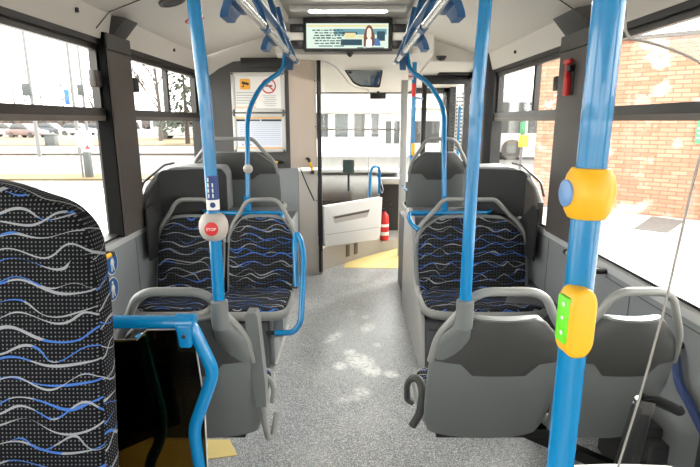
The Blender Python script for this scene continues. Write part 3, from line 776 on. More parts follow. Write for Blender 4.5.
def make_seat(name, label, group, w=.44, handle=True, shell_mat='shell', socket=None, rise=0.0, dark_panel=True, hgt=.948):
    t = thing(name, label, 'seat', (0, 0, 0), group)
    yc, hw, th, pt = seat_geo(w)
    # back shell
    bm = BM(); rings = []
    for k in range(19):
        tt = k / 18; n = 36; ring_ = []
        for q in range(n):
            a = 2 * PI * q / n
            u = max(-1, min(1, math.copysign(abs(math.cos(a)) ** .7, math.cos(a)))); sd = 1 if math.sin(a) >= 0 else -1
            ring_.append(pt(u, tt, sd))
        rings.append(ring_)
    loft(bm, rings); obj('backrest_shell', bm, shell_mat, t, angle=60)
    # dark upper inset on the rear side with a stepped lower edge
    if dark_panel:
        def lo(u):
            a = abs(u)
            return .59 if a < .40 else .59 + .085 * min(1, (a - .40) / .16)
        bm = BM(); seat_patch(bm, pt, 1, lo, lambda u: .988, .97, .003, .004, 20, 12); obj('head_panel', bm, 'shell_dk', t, angle=60, label='dark upper panel')
    # fabric pad on the front
    bm = BM(); seat_patch(bm, pt, -1, lambda u: .06 + .05 * abs(u) ** 6, lambda u: .975 - .03 * abs(u) ** 3, .93, .010, .014); obj('backrest_pad', bm, 'fabric', t, angle=70)
    # seat pan with rim and pad
    def outline(s, z, dy=0):
        n = 40; r = []
        for q in range(n):
            a = 2 * PI * q / n; ca, sa = math.cos(a), math.sin(a)
            r.append(Vector(((w / 2) * s * math.copysign(abs(ca) ** .42, ca), .215 * s * math.copysign(abs(sa) ** .42, sa) + dy, z + .014 * (-sa if sa < 0 else 0) * 0)))
        return r
    bm = BM(); loft(bm, [outline(.86, .335), outline(.96, .345), outline(1.0, .365), outline(1.0, .385), outline(.97, .396)]); obj('seat_pan', bm, 'shell_rim', t, angle=50)
    bm = BM(); loft(bm, [outline(.93, .390), outline(.925, .398), outline(.88, .408), outline(.75, .415), outline(.5, .416), outline(.2, .412)]); obj('seat_pad', bm, 'fabric', t, angle=60)
    # broad grab arch over the shell
    if handle:
        a = w / 2; fl = .33 if w < .5 else .44
        pts = [(-a * .965, yc(.66) - .025, ZB + (ZT - ZB) * .66), (-a * .90, yc(.82) - .012, .785), (-a * .66, yc(.97) + .005, .865), (-a * .52, yc(1) + .016, .925), (-a * fl, yc(1) + .024, hgt), (a * fl, yc(1) + .024, hgt), (a * .52, yc(1) + .016, .925), (a * .66, yc(.97) + .005, .865), (a * .90, yc(.82) - .012, .785), (a * .965, yc(.66) - .025, ZB + (ZT - ZB) * .66)]
        bm = BM(); tube(bm, fillet(pts, .06, 5), .0138, 12, sx=1.0, up=(0, 1, 0)); 
        obj('grab_arch', bm, 'shell_rim' if shell_mat != 'x' else 'shell_dk', t, angle=60)
    # pedestal below the pan
    bm = BM(); box2(bm, (-w * .30, -.10, .30), (w * .30, .16, .337), .008); obj('base', bm, 'black', t)
    return t
def place(o, x, y, z=0, rz=0):
    o.location = (x, y, z); o.rotation_euler = (0, 0, rz); return o
far_g = 'rear-facing seats with patterned pads'; near_g = 'forward-facing seats seen from behind'
s0 = make_seat('passenger_chair', 'patterned rear-facing seat on the left, next to the aisle', 'rear-facing seats behind the left pole', .445)
FY = 2.86
place(s0, -.572, FY)
s1 = copy_tree(s0); s1['label'] = 'patterned rear-facing seat on the left, next to the wall'; place(s1, -1.03, FY)
n0 = copy_tree(s0); n0['group'] = near_g; n0['label'] = 'grey seat back right of the aisle, holding the right pole'; place(n0, .482, 1.815, 0, PI)
n1 = copy_tree(s0); n1['group'] = near_g; n1['label'] = 'grey seat back by the right wall, behind the clear screen'; place(n1, .888, 1.815, 0, PI); n1.scale = (.82, 1, 1)
n2 = copy_tree(s0); n2['group'] = near_g; n2['label'] = 'grey seat back left of the aisle, holding the left pole'; place(n2, -.535, 1.815, 0, PI)
n3 = copy_tree(s0); n3['group'] = near_g; n3['label'] = 'grey seat back behind the dark glass, nearest the left wall'; place(n3, -.99, 1.815, 0, PI)
sr = make_seat('wide_passenger_chair', 'wide patterned rear-facing seat right of the aisle on grey podium', None, .74); place(sr, .785, FY)
h0 = make_seat('raised_passenger_chair', 'raised grey forward-facing seat with dark head panel by front door', None, .45); place(h0, .665, 4.10, .375, PI)
h1 = make_seat('raised_passenger_chair', 'wide raised grey forward-facing seat behind the driver bulkhead', None, .66); place(h1, -.865, 4.10, .375, PI)

# sockets, armrests, cantilever frames for the near pairs
def parent_local(o, bm, name, mat, **k):
    """add a part given in world coordinates to a thing that has been rotated"""
    mw = (Matrix.Translation(o.location) @ Matrix.Rotation(o.rotation_euler.z, 4, 'Z')).inverted()
    bmesh.ops.recalc_face_normals(bm, faces=bm.faces)
    bm.transform(mw); 
    me = bpy.data.meshes.new(name); bm.to_mesh(me); bm.free(); me.materials.append(M[mat]); me.shade_smooth(); me.set_sharp_from_angle(angle=math.radians(40))
    c = bpy.data.objects.new(name, me); COL.objects.link(c); c.parent = o
    for kk, vv in k.items(): c[kk] = vv
    return c
POLE_L = (-.392, 1.415); POLE_R = (.345, 1.415)
for o, (x, y), s in ((n0, POLE_R, 1), (n2, POLE_L, -1)):
    bm = BM(); lathe(bm, [(.021, .93), (.026, .925), (.0265, .87), (.025, .84)], (x, y, 0), 'Z', 16)
    loft(bm, [[Vector((x + math.cos(a) * rx - s * sh, y + math.sin(a) * ry + dy, z)) for a in [2 * PI * k / 18 for k in range(18)]] for (z, rx, ry, sh, dy) in ((.865, .0255, .0255, 0, 0), (.835, .028, .027, .003, .012), (.80, .042, .030, .010, .040), (.76, .050, .032, .016, .068), (.70, .052, .028, .022, .095), (.62, .044, .02, .022, .128))])
    parent_local(o, bm, 'pole_socket', 'shell')
    # folded armrest with its hooked end
    xa = x - s * .075
    if s < 0:
        bm = BM(); loft(bm, [[q + Vector((dx, dy, 0)) for dx, dy in ((-hx, -.02), (hx, -.02), (hx, .03), (-hx, .03))] for q, hx in ((P(252, 311, Y=1.50), .014), (P(252, 314, Y=1.50), .020), (P(256, 350, Y=1.52), .0215), (P(260, 385, Y=1.545), .022), (P(262, 404, Y=1.56), .018))])
        parent_local(o, bm, 'armrest', 'shell')
        bm = BM(); tube(bm, fillet([P(262, 398, Y=1.57), P(265, 425, Y=1.58), P(268, 438, Y=1.60), P(273, 436, Y=1.62), P(277, 412, Y=1.65)], .03), .0115, 10)
        tube(bm, fillet([P(263, 374, Y=1.60), P(270, 379, Y=1.62), P(274, 390, Y=1.63), P(272, 402, Y=1.63)], .02), .009, 10); parent_local(o, bm, 'armrest_hook', 'shell_rim')
    else:
        bm = BM(); tube(bm, fillet([P(a_, b_, Y=y_) for a_, b_, y_ in ((412, 426, 1.62), (420, 414, 1.62), (423, 392, 1.63), (420, 380, 1.65), (413, 377, 1.67), (407, 383, 1.69), (407, 399, 1.70), (413, 402, 1.70))], .03), .0155, 12, sx=.75); parent_local(o, bm, 'armrest_hook', 'shell_dk')
for nm, lab, xa, xb in (('seat_bracket', 'black steel bracket carrying the right pair of near seats', .33, XR), ('seat_bracket', 'black steel bracket carrying the left pair of near seats', XL, -.40)):
    t = thing(nm, lab, 'bracket', ((xa + xb) / 2, 1.8, .2), 'brackets under the near seats')
    bm = BM(); box2(bm, (xa, 1.70, .262), (xb, 1.78, .30), .006); box2(bm, (xa, 1.90, .262), (xb, 1.96, .30), .006); obj('cross_beam', bm, 'black', t)
    wx = xb if xb > 0 else xa; s = 1 if xb > 0 else -1
    bm = BM(); prism(bm, [(wx - s * .55, .262), (wx - s * .45, .262), (wx, .05), (wx, .0)], 'Y', 1.72, 1.77); obj('strut', bm, 'black', t)
    bm = BM(); box2(bm, (wx - s * .08, 1.65, 0), (wx - s * .001, 2.0, .262), .006); obj('wall_foot', bm, 'black', t)

# ---- wheel arch podiums
prof = [(2.74, 0), (2.74, .298), (3.14, .298), (3.22, .50), (3.33, .74), (3.40, .80), (3.46, .82), (3.70, .82), (3.76, .66), (4.44, .66), (4.44, 0)]
PARTS_P = (('front_step', [(2.74, 0), (2.74, .298), (3.10, .298), (3.10, 0)]), ('arch', [(3.10, 0), (3.10, .298), (3.14, .298), (3.33, .70), (3.40, .80), (3.46, .82), (3.70, .82), (3.74, .66), (3.74, 0)]), ('rear_step', [(3.74, 0), (3.74, .66), (4.44, .66), (4.44, 0)]))
pr = thing('seat_podium', 'podium under the wide seat on the right, pale aisle side and charcoal front', 'podium', (.8, 3.5, 0))
for nm_, pf in PARTS_P:
    bm = BM(); prism(bm, pf, 'X', .445, XR - .005); obj(nm_, bm, 'podium', pr)
sd = [(2.72, .0), (2.76, .30), (2.83, .36), (3.08, .42), (3.18, .52), (3.28, .72), (3.38, .81), (3.50, .845), (3.64, .83), (3.74, .74), (3.78, .55), (3.80, 0)]
bm = BM(); prism(bm, rpoly(sd, .05, 3), 'X', .415, .445, .006); obj('side_panel', bm, 'podium_lt', pr, angle=50, label='pale grey aisle side')
bm = BM(); box2(bm, (.46, 2.728, .255), (1.12, 2.742, .262), .001); lathe(bm, [(.004, -.003), (.004, 0)], (.52, 2.738, .275), 'Y', 8); obj('front_trim', bm, 'pillar', pr)
bm = BM(); prism(bm, [(XR - .30, 2.75), (XR - .005, 2.70), (XR - .005, 3.2), (XR - .10, 3.2)], 'Z', .298, .42); obj('corner_filler', bm, 'podium', pr)
plo = thing('seat_podium', 'charcoal podium under the pair of seats on the left', 'podium', (-.9, 3.5, 0))
for nm_, pf in PARTS_P:
    bm = BM(); prism(bm, pf, 'X', XL + .005, -.485); obj(nm_, bm, 'podium', plo)
bm = BM(); box2(bm, (-.485, 2.80, .0), (-.455, 3.05, .298), .006); box2(bm, (-.455, 2.80, .18), (-.40, 2.86, .298), .004); obj('side_bracket', bm, 'wall', plo)
bm = BM(); box2(bm, (-.485, 3.22, .0), (-.470, 4.44, .66), .006); obj('side_panel', bm, 'wall', plo)
bm = BM(); box2(bm, (-.458, 2.79, 0), (-.445, 3.4, .012)); obj('floor_edge', bm, 'sill', plo)

# equipment boxes above the wheel arches
def eq_box(label, s, x, xin):
    t = thing('wheel_arch_box', label, 'box', ((x + xin) / 2, 3.5, .82))
    yb = 3.47
    bm = BM(); prism(bm, rpoly([(xin, .822), (xin, 1.085), (xin + s * .03, 1.13), (x - s * .06, 1.135), (x - s * .03, 1.09), (x - s * .006, .96), (x - s * .006, .822)], .02), 'Y', yb, yb + .02, .005); [setattr(v.co, 'y', v.co.y - .21 * (v.co.x - xin) / (x - xin)) for v in bm.verts]; obj('rear_face', bm, 'black_box', t)
    bm = BM(); prism(bm, rpoly([(xin + s * .01, .822), (xin + s * .01, 1.09), (xin + s * .035, 1.14), (x - s * .12, 1.15), (x - s * .01, 1.11), (x - s * .004, .822)], .02), 'Y', yb + .02, 3.69, .005); [setattr(v.co, 'y', v.co.y - .21 * (v.co.x - xin) / (x - xin)) for v in bm.verts if v.co.y < 3.6]; obj('cover', bm, 'wall', t)
    # cheek along the window, sloping down to the pillar
    bm = BM(); prism(bm, [(3.04, .822), (3.04, .96), (3.08, .985), (3.14, 1.04), (3.27, 1.09), (3.27, .822)], 'X', x - s * .05, x - s * .004, .012); obj('cheek', bm, 'pillar' if s > 0 else 'black_box', t)
    bm = BM(); prism(bm, [(3.0, .60), (3.0, .93), (3.08, .94), (3.3, .80), (3.3, .60)], 'X', x - s * .062, x - s * .0505, .002); obj('corner_cover', bm, 'black_box', t)
    bm = BM(); tube(bm, fillet([(x - s * .008, 3.05, 1.0), (x - s * .006, 3.12, 1.075), (x - s * .006, 3.5, 1.15), (x - s * .01, 3.68, 1.15)], .03), .008, 8); obj('edge_seal', bm, 'black', t)
eq_box('black faced box on the right, under the second window', 1, XR, .825)
eq_box('black faced box on the left, under the second window', -1, XL, -.86)

# ---- blue tubes behind the rear-facing seats
def seat_rail(label, s, xw, xa):
    t = thing('seat_rail', label, 'rail', ((xw + xa) / 2, 3.4, .84), 'blue rails behind the rear-facing seats')
    pts = [(xw + s * .05, 3.435, .845), (xw, 3.31, .845), (xa + s * .05, 3.31, .845), (xa, 3.31, .845), (xa - s * .005, 3.24, .825), (xa + s * .01, 3.20, .79), (xa + s * .05, 3.17, .76)]
    bm = BM(); tube(bm, fillet(pts, .05), .0165, 12); obj('tube', bm, 'blue', t)
    bm = BM(); tube(bm, [(xa + s * .30, 3.31, .845), (xa + s * .30, 3.345, .80), (xa + s * .30, 3.37, .765)], .012, 8); obj('support', bm, 'black', t)
seat_rail('blue tube behind the wide rear-facing seat on the right', 1, .93, .395)
seat_rail('blue tube behind the rear-facing pair on the left', -1, -.97, -.455)
# blue loop handle at the aisle side of the left pair
t = thing('loop_handle', 'tall blue loop handle on the aisle side of left seats', 'handle', (-.31, 2.9, .27))
pts = [P(277, 333, Y=2.70), P(296, 332.5, Y=2.70), P(303, 322, Y=2.72), P(306, 258, Y=2.98), P(303, 240, Y=3.06), P(298, 232, Y=3.09), P(296.5, 245, Y=3.04), P(297.5, 262, Y=3.0), P(298.5, 287, Y=2.93)]
bm = BM(); pts = [p + Vector((-.012, 0, 0)) for p in pts]; tube(bm, fillet(pts, .035), .0175, 12); obj('tube', bm, 'blue', t)
bm = BM(); tube(bm, [pts[0] + Vector((-.05, 0, .0)), pts[0]], .012, 8); tube(bm, [pts[-1], pts[-1] + Vector((-.03, .02, 0))], .012, 8); obj('mount', bm, 'black', t)

# ---- poles and handrails
def pole(label, x, y, z0, z1, bend):
    t = thing('grab_pole', label, 'pole', (x, y, z0))
    bm = BM(); tube(bm, [(x, y, z0), (x, y, 1.2), (x + bend * .2, y, 1.5), (x + bend, y, 1.78), (x + bend * 1.6, y, 1.95), (x + bend * 2.2, y, z1)], .0178, 16); obj('shaft', bm, 'blue', t)
    bm = BM(); lathe(bm, [(.034, 0), (.034, -.01), (.024, -.022)], (x + bend * 2.2, y, z1), 'Z', 16); obj('ceiling_flange', bm, 'blue_dk', t)
    return t
gpl = pole('blue pole with grey and red stop button, left of the aisle', POLE_L[0], POLE_L[1], .90, 2.19, -.02)
gpr = pole('plain blue pole rising from the seat back right of the aisle', POLE_R[0], POLE_R[1], .90, 2.19, .012)
# sticker sits on the pole
bm = BM(); lathe(bm, [(.0182, 1.20), (.0182, 1.30)], (POLE_L[0], POLE_L[1], 0), 'Z', 16); obj('sticker', bm, 'navy', gpl)
bm = BM(); lathe(bm, [(.0185, 1.203), (.0185, 1.232)], (POLE_L[0], POLE_L[1], 0), 'Z', 16); obj('sticker_foot', bm, 'paper', gpl)
bm = BM(); lathe(bm, [(.008, -.0192), (.008, -.0185)], (POLE_L[0] + .004, POLE_L[1], 1.218), 'Y', 12); obj('sticker_mark', bm, 'navy', gpl)
bm = BM()
for k, xx in enumerate((-.006, .006)):
    for j in range(4 - k): rbox(bm, (POLE_L[0] + xx, POLE_L[1] - .0178, 1.244 + j * .015), (.0035, .001, .011))
obj('sticker_print', bm, 'paper', gpl)
sb = thing('stop_button', 'round grey stop button with red centre on the left pole', 'button', (POLE_L[0], POLE_L[1], 1.12), None)
bc = Vector((POLE_L[0] - .002, POLE_L[1], 1.153))
bm = BM(); lathe(bm, [(.020, -.040), (.032, -.032), (.040, -.016), (.042, 0), (.040, .016), (.032, .032), (.020, .040)], bc, 'Z', 26); obj('housing', bm, 'lgrey', sb)
bd = (Vector((0, 0, CAMH)) - bc); bd.z = 0; bd.normalize(); bd = Vector((.10, -1, 0)).normalized()
rotq = Vector((0, 0, 1)).rotation_difference(bd).to_matrix().to_4x4()
bm = BM(); lathe(bm, [(.0195, 0), (.0195, .003), (.016, .006), (.004, .007)], (0, 0, 0), 'Z', 22); bm.transform(Matrix.Translation(bc + bd * .0385) @ rotq); obj('push_button', bm, 'red', sb)
fx = Matrix.Translation(bc + bd * .046) @ Matrix.Rotation(math.atan2(bd.x, -bd.y), 4, 'Z') @ Matrix.Rotation(PI / 2, 4, 'X')
bm = text_bm('STOP', .0115, fx); obj('lettering', bm, 'paper', sb, flat=True)

def curved_pole(label, pts, ball=None):
    t = thing('curved_pole', label, 'pole', pts[-1])
    bm = BM(); tube(bm, fillet(pts, .16, 8), .0165, 14); obj('tube', bm, 'blue', t)
    e = Vector(pts[-1]); bm = BM(); tube(bm, [e + Vector((0, 0, .10)), e], .0225, 14); obj('tee_sleeve', bm, 'blue', t)
    if ball:
        bm = BM(); bmesh.ops.create_uvsphere(bm, u_segments=18, v_segments=12, radius=.032); bm.transform(Matrix.Translation(ball)); obj('joint_ball', bm, 'lgrey', t)
    return t
curved_pole('curved blue pole running from left handrail to left seats', [P(285, 52, Y=3.70), P(284, 70, Y=3.69), P(262, 84, Y=3.62), P(247, 112, Y=3.46), P(247.5, 150, Y=3.36), (-.688, 3.32, .862)], P(248, 169, Y=3.345))
curved_pole('curved blue pole running from right handrail to wide seat', [P(407, 52, Y=3.70), P(409, 70, Y=3.69), P(428, 82, Y=3.62), P(445, 108, Y=3.46), P(444, 150, Y=3.36), (.635, 3.32, .862)])

def handrail(label, x, s):
    t = thing('ceiling_handrail', label, 'handrail', (x, 2.6, 1.85), 'ceiling handrails')
    bm = BM(); tube(bm, [(x, .9, 1.85), (x, 3.70, 1.85), (x, 3.712, 1.85)], [.0165, .0165, .011], 14); obj('rail', bm, 'steel', t)
    bm = BM(); box2(bm, (x + s * .035, 1.3, 1.985), (x + s * .075, 3.60, 2.0), .004); obj('strap', bm, 'blue_dk', t)
    for y in (1.55, 2.35, 3.15, 3.56):
        bm = BM(); tube(bm, [(x, y - .04, 1.85), (x, y + .04, 1.85)], .0205, 14)
        tube(bm, [(x, y, 1.86), (x + s * .02, y, 1.92), (x + s * .055, y, 1.99), (x + s * .11, y + .02, 2.175 + .012)], [.012, .013, .014, .016], 10)
        obj('bracket', bm, 'blue_dk', t)
    bm = BM(); loft(bm, [[Vector((x + s * o_ + a * h, yy + b * .02, z)) for a, b in ((-1, -1), (1, -1), (1, 1), (-1, 1))] for (o_, yy, z, h) in ((.02, 3.66, 1.86, .02), (.045, 3.68, 1.90, .028), (.05, 3.69, 1.80, .02))])
    obj('end_clamp', bm, 'blue_dk', t)
    return t
handrail('silver handrail hung on blue brackets above left side of aisle', -.372, -1)
handrail('silver handrail hung on blue brackets above right side of aisle', .322, 1)
# hanging clamps over the rails (soft blue grips)
def grip(label, x, y, s):
    t = thing('rail_grip', label, 'grip', (x, y, 1.80), 'blue grips on the handrails')
    bm = BM(); rbox(bm, (x + s * .026, y, 1.862), (.040, .20, .050), .012); obj('sleeve', bm, 'blue_dk', t)
    bm = BM(); loft(bm, [[Vector((x + s * o_ + a * .014, y + yo + b * h, z)) for a, b in ((-1, -1), (1, -1), (1, 1), (-1, 1))] for (o_, z, h, yo) in ((.022, 1.872, .10, 0), (.042, 1.845, .09, -.01), (.056, 1.812, .065, -.03), (.060, 1.798, .055, -.032))])
    obj('tongue', bm, 'blue_dk', t)
for side, x, s in (('left', -.372, -1), ('right', .322, 1)):
    for w_, y in (('nearest', 1.92), ('farther', 2.72)):
        grip('blue clamp on the %s handrail, the %s of two' % (side, 'nearer' if w_ == 'nearest' else 'farther'), x, y, s)

# front blue stanchion with red stop button
fp = thing('grab_pole', 'thin blue pole at the front door with a red button', 'pole', (.585, 4.75, 0))
bm = BM(); tube(bm, [(.585, 4.75, 0), (.585, 4.75, 1.98)], .0215, 14); obj('shaft', bm, 'blue', fp)
bm = BM(); tube(bm, [(.585, 4.75, 1.66), (.70, 5.0, 1.66), (.735, 5.27, 1.66)], .011, 10); tube(bm, [(.585, 4.75, .78), (.56, 5.0, .78), (.56, 5.305, .78)], .009, 8); obj('side_arm', bm, 'blue', fp)
bm = BM(); rbox(bm, (.578, 4.722, 1.725), (.035, .04, .12), .012); obj('stop_push', bm, 'red', fp, label='red stop button')
bm = BM(); rbox(bm, (.588, 4.724, 1.19), (.035, .035, .12), .014); obj('yellow_push', bm, 'yellow', fp, label='yellow push button')
bm = BM(); rbox(bm, (.555, 4.735, 1.86), (.06, .006, .09), .002); obj('notice_card', bm, 'paper', fp)
bm = BM(); rbox(bm, (.545, 4.730, 1.885), (.03, .004, .02)); rbox(bm, (.55, 4.730, 1.845), (.04, .004, .012)); obj('card_print', bm, 'red_print', fp)

# ---- near right post with validator and stop button
yp = thing('grab_pole', 'thick blue pole nearest the camera on the right', 'pole', (.298, .62, 0))
bm = BM(); tube(bm, [(.298, .62, 0), (.298, .62, 2.19)], .0180, 18); obj('shaft', bm, 'blue', yp)
bm = BM(); lathe(bm, [(.034, 0), (.034, .01), (.024, .022)], (.298, .62, 0), 'Z', 16); obj('floor_flange', bm, 'blue_dk', yp)
yb_ = thing('stop_button', 'round yellow stop button with pale blue side cap on the near right pole', 'button', (.298, .62, 1.33))
c = Vector((.298, .62, P(592, 193, Y=.62).z))
bm = BM(); lathe(bm, [(.020, -.0315), (.0225, -.031), (.0275, -.022), (.0305, -.008), (.031, 0), (.0305, .008), (.0275, .022), (.0225, .031), (.020, .0315)], c, 'Z', 26); obj('housing', bm, 'yellow', yb_)
bdv = Vector((-.995, -.02, 0)).normalized(); rq = Vector((0, 0, 1)).rotation_difference(bdv).to_matrix().to_4x4()
bm = BM(); lathe(bm, [(.017, 0), (.017, .003), (.013, .005), (.003, .006)], (0, 0, 0), 'Z', 20); bm.transform(Matrix.Translation(c + bdv * .0275) @ rq); obj('push_button', bm, plain('pale_blue_button', rgb(110, 150, 200), .35, mottle=.03), yb_)
vb = thing('door_button', 'yellow elongated box with lit green strip on the near right pole', 'button', (.298, .62, 1.14))
zc = P(568, 321, Y=.60).z
dv = Vector((-.42, -.91, 0)).normalized(); ang = math.atan2(dv.x, -dv.y)   # faces back and towards the aisle
hz_ = [(-.052, .55), (-.044, .85), (-.028, 1.0), (.030, 1.0), (.045, .8), (.052, .35)]
RM = Matrix.Translation((.290, .60, zc)) @ Matrix.Rotation(.10, 4, 'Z')
bm = BM(); prism(bm, rpoly([(-.012, -.046), (.010, -.046), (.0185, -.030), (.0185, .030), (.011, .046), (-.010, .046), (-.0185, .030), (-.0185, -.030)], .012), 'Y', -.016, .02, .006); bm.transform(RM); obj('housing', bm, 'yellow', vb)
bm = BM(); rbox(bm, (-.0185, .0, .004), (.007, .024, .062), .003); bm.transform(RM); obj('push_strip', bm, 'green', vb, label='bright green push strip')
bm = BM()
for z in (-.012, .008, .026): 
    lathe(bm, [(.003, -.0235), (.002, -.0215), (.002, -.021)], (0, -.006, z), 'X', 8)
bm.transform(RM); obj('indicator_dot', bm, 'white', vb)

# ---- clear screen beside the camera on the right
cs = thing('clear_screen', 'clear plastic screen with curved cut-out at the right edge', 'screen', (.85, .80, 0))
YS = .80
op = [P(628, -40, Y=YS), P(626, 30, Y=YS), P(630, 38, Y=YS), P(650, 42, Y=YS), P(676, 50, Y=YS), P(702, 62, Y=YS), P(722, 80, Y=YS), P(724, 110, Y=YS), P(706, 140, Y=YS), P(696, 175, Y=YS), P(683, 230, Y=YS), P(665, 310, Y=YS), P(643, 390, Y=YS), P(619, 467, Y=YS), P(608, 505, Y=YS)]
pg = [(q.x, q.z) for q in op]
bm = BM(); prism(bm, pg + [(1.15, pg[-1][1]), (1.15, pg[0][1])], 'Y', YS, YS + .005); obj('pane', bm, 'acrylic', cs)
bm = BM(); tube(bm, fillet([(q.x, YS + .0025, q.z) for q in op], .02, 3), .0022, 6); obj('edge_strip', bm, 'edge', cs)
bm = BM(); box2(bm, (1.14, YS - .02, 0), (1.195, YS + .025, 2.0), .006); obj('wall_post', bm, 'black', cs)

# seat whose top just shows at the bottom right
lf = thing('low_chair', 'patterned seat top with white piping at the bottom right corner', 'seat', (.56, .93, 0))
q0 = P(578, 463, Y=.90); q1 = P(668, 461, Y=.90); zt = P(620, 459, Y=.90).z
xm = (q0.x + q1.x) / 2; hwid = .17; zt -= .035
outl = [(xm - hwid, .06), (xm - hwid, zt - .05), (xm - hwid * .78, zt - .006), (xm, zt), (xm + hwid * .78, zt - .006), (xm + hwid, zt - .05), (xm + hwid, .06)]
bm = BM(); prism(bm, rpoly(outl, .05), 'Y', .86, .92, .012); obj('backrest_pad', bm, 'fabric', lf)
bm = BM(); tube(bm, fillet([(a, .922, b) for a, b in outl[1:6]], .05), .006, 8); obj('piping', bm, 'paper', lf)
bm = BM(); box2(bm, (xm - .15, .865, 0), (xm + .15, .915, .07), .006); obj('base', bm, 'black', lf)
# dark hardware behind it
sbelt = thing('strap_post', 'glossy black strap post behind the low seat', 'post', (.72, 1.12, 0))
bm = BM(); tube(bm, [(.68, 1.12, 0), (.70, 1.12, .52), P(643, 405, Y=1.12)], [.027, .025, .02], 12, sx=1.2); obj('shaft', bm, 'black', sbelt)
bm = BM(); tube(bm, [P(641, 396, Y=1.12), P(655, 400, Y=1.12), P(679, 410.5, Y=1.12), P(682, 412, Y=1.12)], [.009, .014, .014, .009], 12); obj('armrest_stub', bm, 'matte', sbelt)
bm = BM(); tube(bm, [P(643, 410, Y=1.12), P(645, 400, Y=1.12)], .023, 12); obj('collar', bm, 'pillar_dk', sbelt)
t = thing('wall_rail', 'blue rail coloured navy for shade, low on right wall beyond near seat', 'rail', (XR - .05, 1.6, .4))
bm = BM(); tube(bm, fillet([P(674, 345, X=XR - .03), P(679, 385, X=XR - .03), P(689, 402, X=XR - .03), (XR - .03, 1.40, .40)], .05), .016, 10); obj('tube', bm, 'navy', t)  # blue tube given navy, so its colour holds the shade
for p in (P(674, 345, X=XR - .03),):
    bm = BM(); tube(bm, [p, p + Vector((.028, 0, 0))], .014, 10); obj('mount', bm, 'black', t)
bm = BM(); box2(bm, (XR - .07, .84, .0), (XR - .002, 1.44, .70), .01); obj('wall_cabinet', bm, 'black_box', None, 'black box standing against the right wall behind the clear screen', 'box')

# ---- left foreground: seat, partition frame with tinted glass
fs = thing('high_backed_chair', 'large patterned seat back filling the lower left corner', 'seat', (-.88, 1.0, 0))
bm = BM()
pts = [(-1.20, .42), (-1.20, 1.205), (-1.155, 1.268), (-.98, 1.325), (-.80, 1.325), (-.625, 1.268), (-.570, 1.205), (-.552, 1.0), (-.545, .42)]
prism(bm, rpoly(pts, .05, 6), 'Y', 0, .085, .022)
bmesh.ops.subdivide_edges(bm, edges=[e for e in bm.edges if e.calc_length() > .2], cuts=1)
for v in bm.verts: v.co.y += .985 + (v.co.z - .42) * .165; v.co.x -= .027; v.co.z -= .008
obj('backrest', bm, 'fabric', fs, angle=60)
bm = BM(); rbox(bm, (-.875, .78, .42), (.62, .46, .09), .03); obj('seat_pad', bm, 'fabric', fs)
bm = BM(); box2(bm, (-1.25, .55, 0), (-.60, 1.05, .372), .01); obj('base', bm, 'podium', fs)

gf = thing('partition_frame', 'bright blue tube frame with dark tinted glass left of the aisle', 'partition', (-.7, 1.3, 0))
fr = [Vector((XL + .01, 1.30, .906)), P(190, 322, Y=1.30), P(214, 372, Y=1.30), P(194, 428, Y=1.30), P(201, 475, Y=1.30), Vector((-.455, 1.30, .0))]
bm = BM(); tube(bm, fillet(fr, .032, 5), .0185, 16); obj('tube', bm, 'blue', gf)
gl = [(XL + .05, .08), (XL + .05, P(100, 340, Y=1.30).z)] + [(P(a, b, Y=1.30).x, P(a, b, Y=1.30).z) for a, b in ((137, 340), (147, 330), (193, 329), (204, 400), (207.5, 470))] + [(-.44, .08)]
bm = BM(); prism(bm, gl, 'Y', 1.297, 1.303); obj('tinted_pane', bm, 'tint', gf)
bm = BM(); tube(bm, [(a, 1.30, b) for a, b in gl[2:]], .0028, 6); obj('pane_edge', bm, 'sill', gf)
cpos = P(186, 322, Y=1.30)
bm = BM(); tube(bm, [cpos + Vector((-.024, 0, .0)), cpos + Vector((.024, 0, 0))], .0245, 16); prism(bm, rpoly([(cpos.x - .022, cpos.z), (cpos.x + .022, cpos.z), (cpos.x + .018, cpos.z - .068), (cpos.x - .016, cpos.z - .068)], .010), 'Y', 1.275, 1.325, .005); obj('clamp', bm, 'blue', gf)
bm = BM(); lathe(bm, [(.006, .002), (.006, -.003), (.003, -.004)], (cpos.x, 1.275, cpos.z - .032), 'Y', 10); obj('screw', bm, 'black', gf)
bm = BM(); tube(bm, fillet([P(141, 335, Y=1.345), P(150, 370, Y=1.345), P(163, 415, Y=1.345), P(161, 440, Y=1.345), P(148, 465, Y=1.345), Vector((-.62, 1.345, .0))], .05), .0165, 10); obj('inner_leg', bm, 'blue', gf)
kp = [(P(a, b, Y=1.37).x, P(a, b, Y=1.37).z) for a, b in ((60, 345), (140, 340), (160, 342), (184, 425), (100, 442), (60, 445))]
bm = BM(); prism(bm, rpoly(kp, .03), 'Y', 1.365, 1.39, .006); obj('knee_pad', bm, 'black', gf)

# yellow floor areas
bm = BM(); prism(bm, [(XL + .02, 1.42), (-.68, 1.42), (-.64, 1.92), (-.50, 1.95), (-.56, 2.06), (XL + .02, 2.06)], 'Z', 0.0002, .004); struct('trim_13', bm, 'yellow_fl')
yz = [P(343, 268, Z=0), P(401, 268.5, Z=0), P(412, 262, Z=0), P(412, 248, Z=0)]
yl = [(q.x, q.y) for q in yz] + [(.72, 5.9), (plc[6][0] + .005, plc[6][1] - .01), (plc[5][0] + .005, plc[5][1] - .01), (plc[4][0], plc[4][1] - .012)]
yl = [(yz[0].x, yz[0].y), (yz[1].x, yz[1].y), (.78, yz[1].y + .02), (.78, 6.1), (.64, 6.1)] + [(p[0] + .004, p[1] - .012) for p in plc[:2:-1]]
bm = BM(); prism(bm, yl, 'Z', .0002, .004); struct('trim_14', bm, 'yellow_fl')

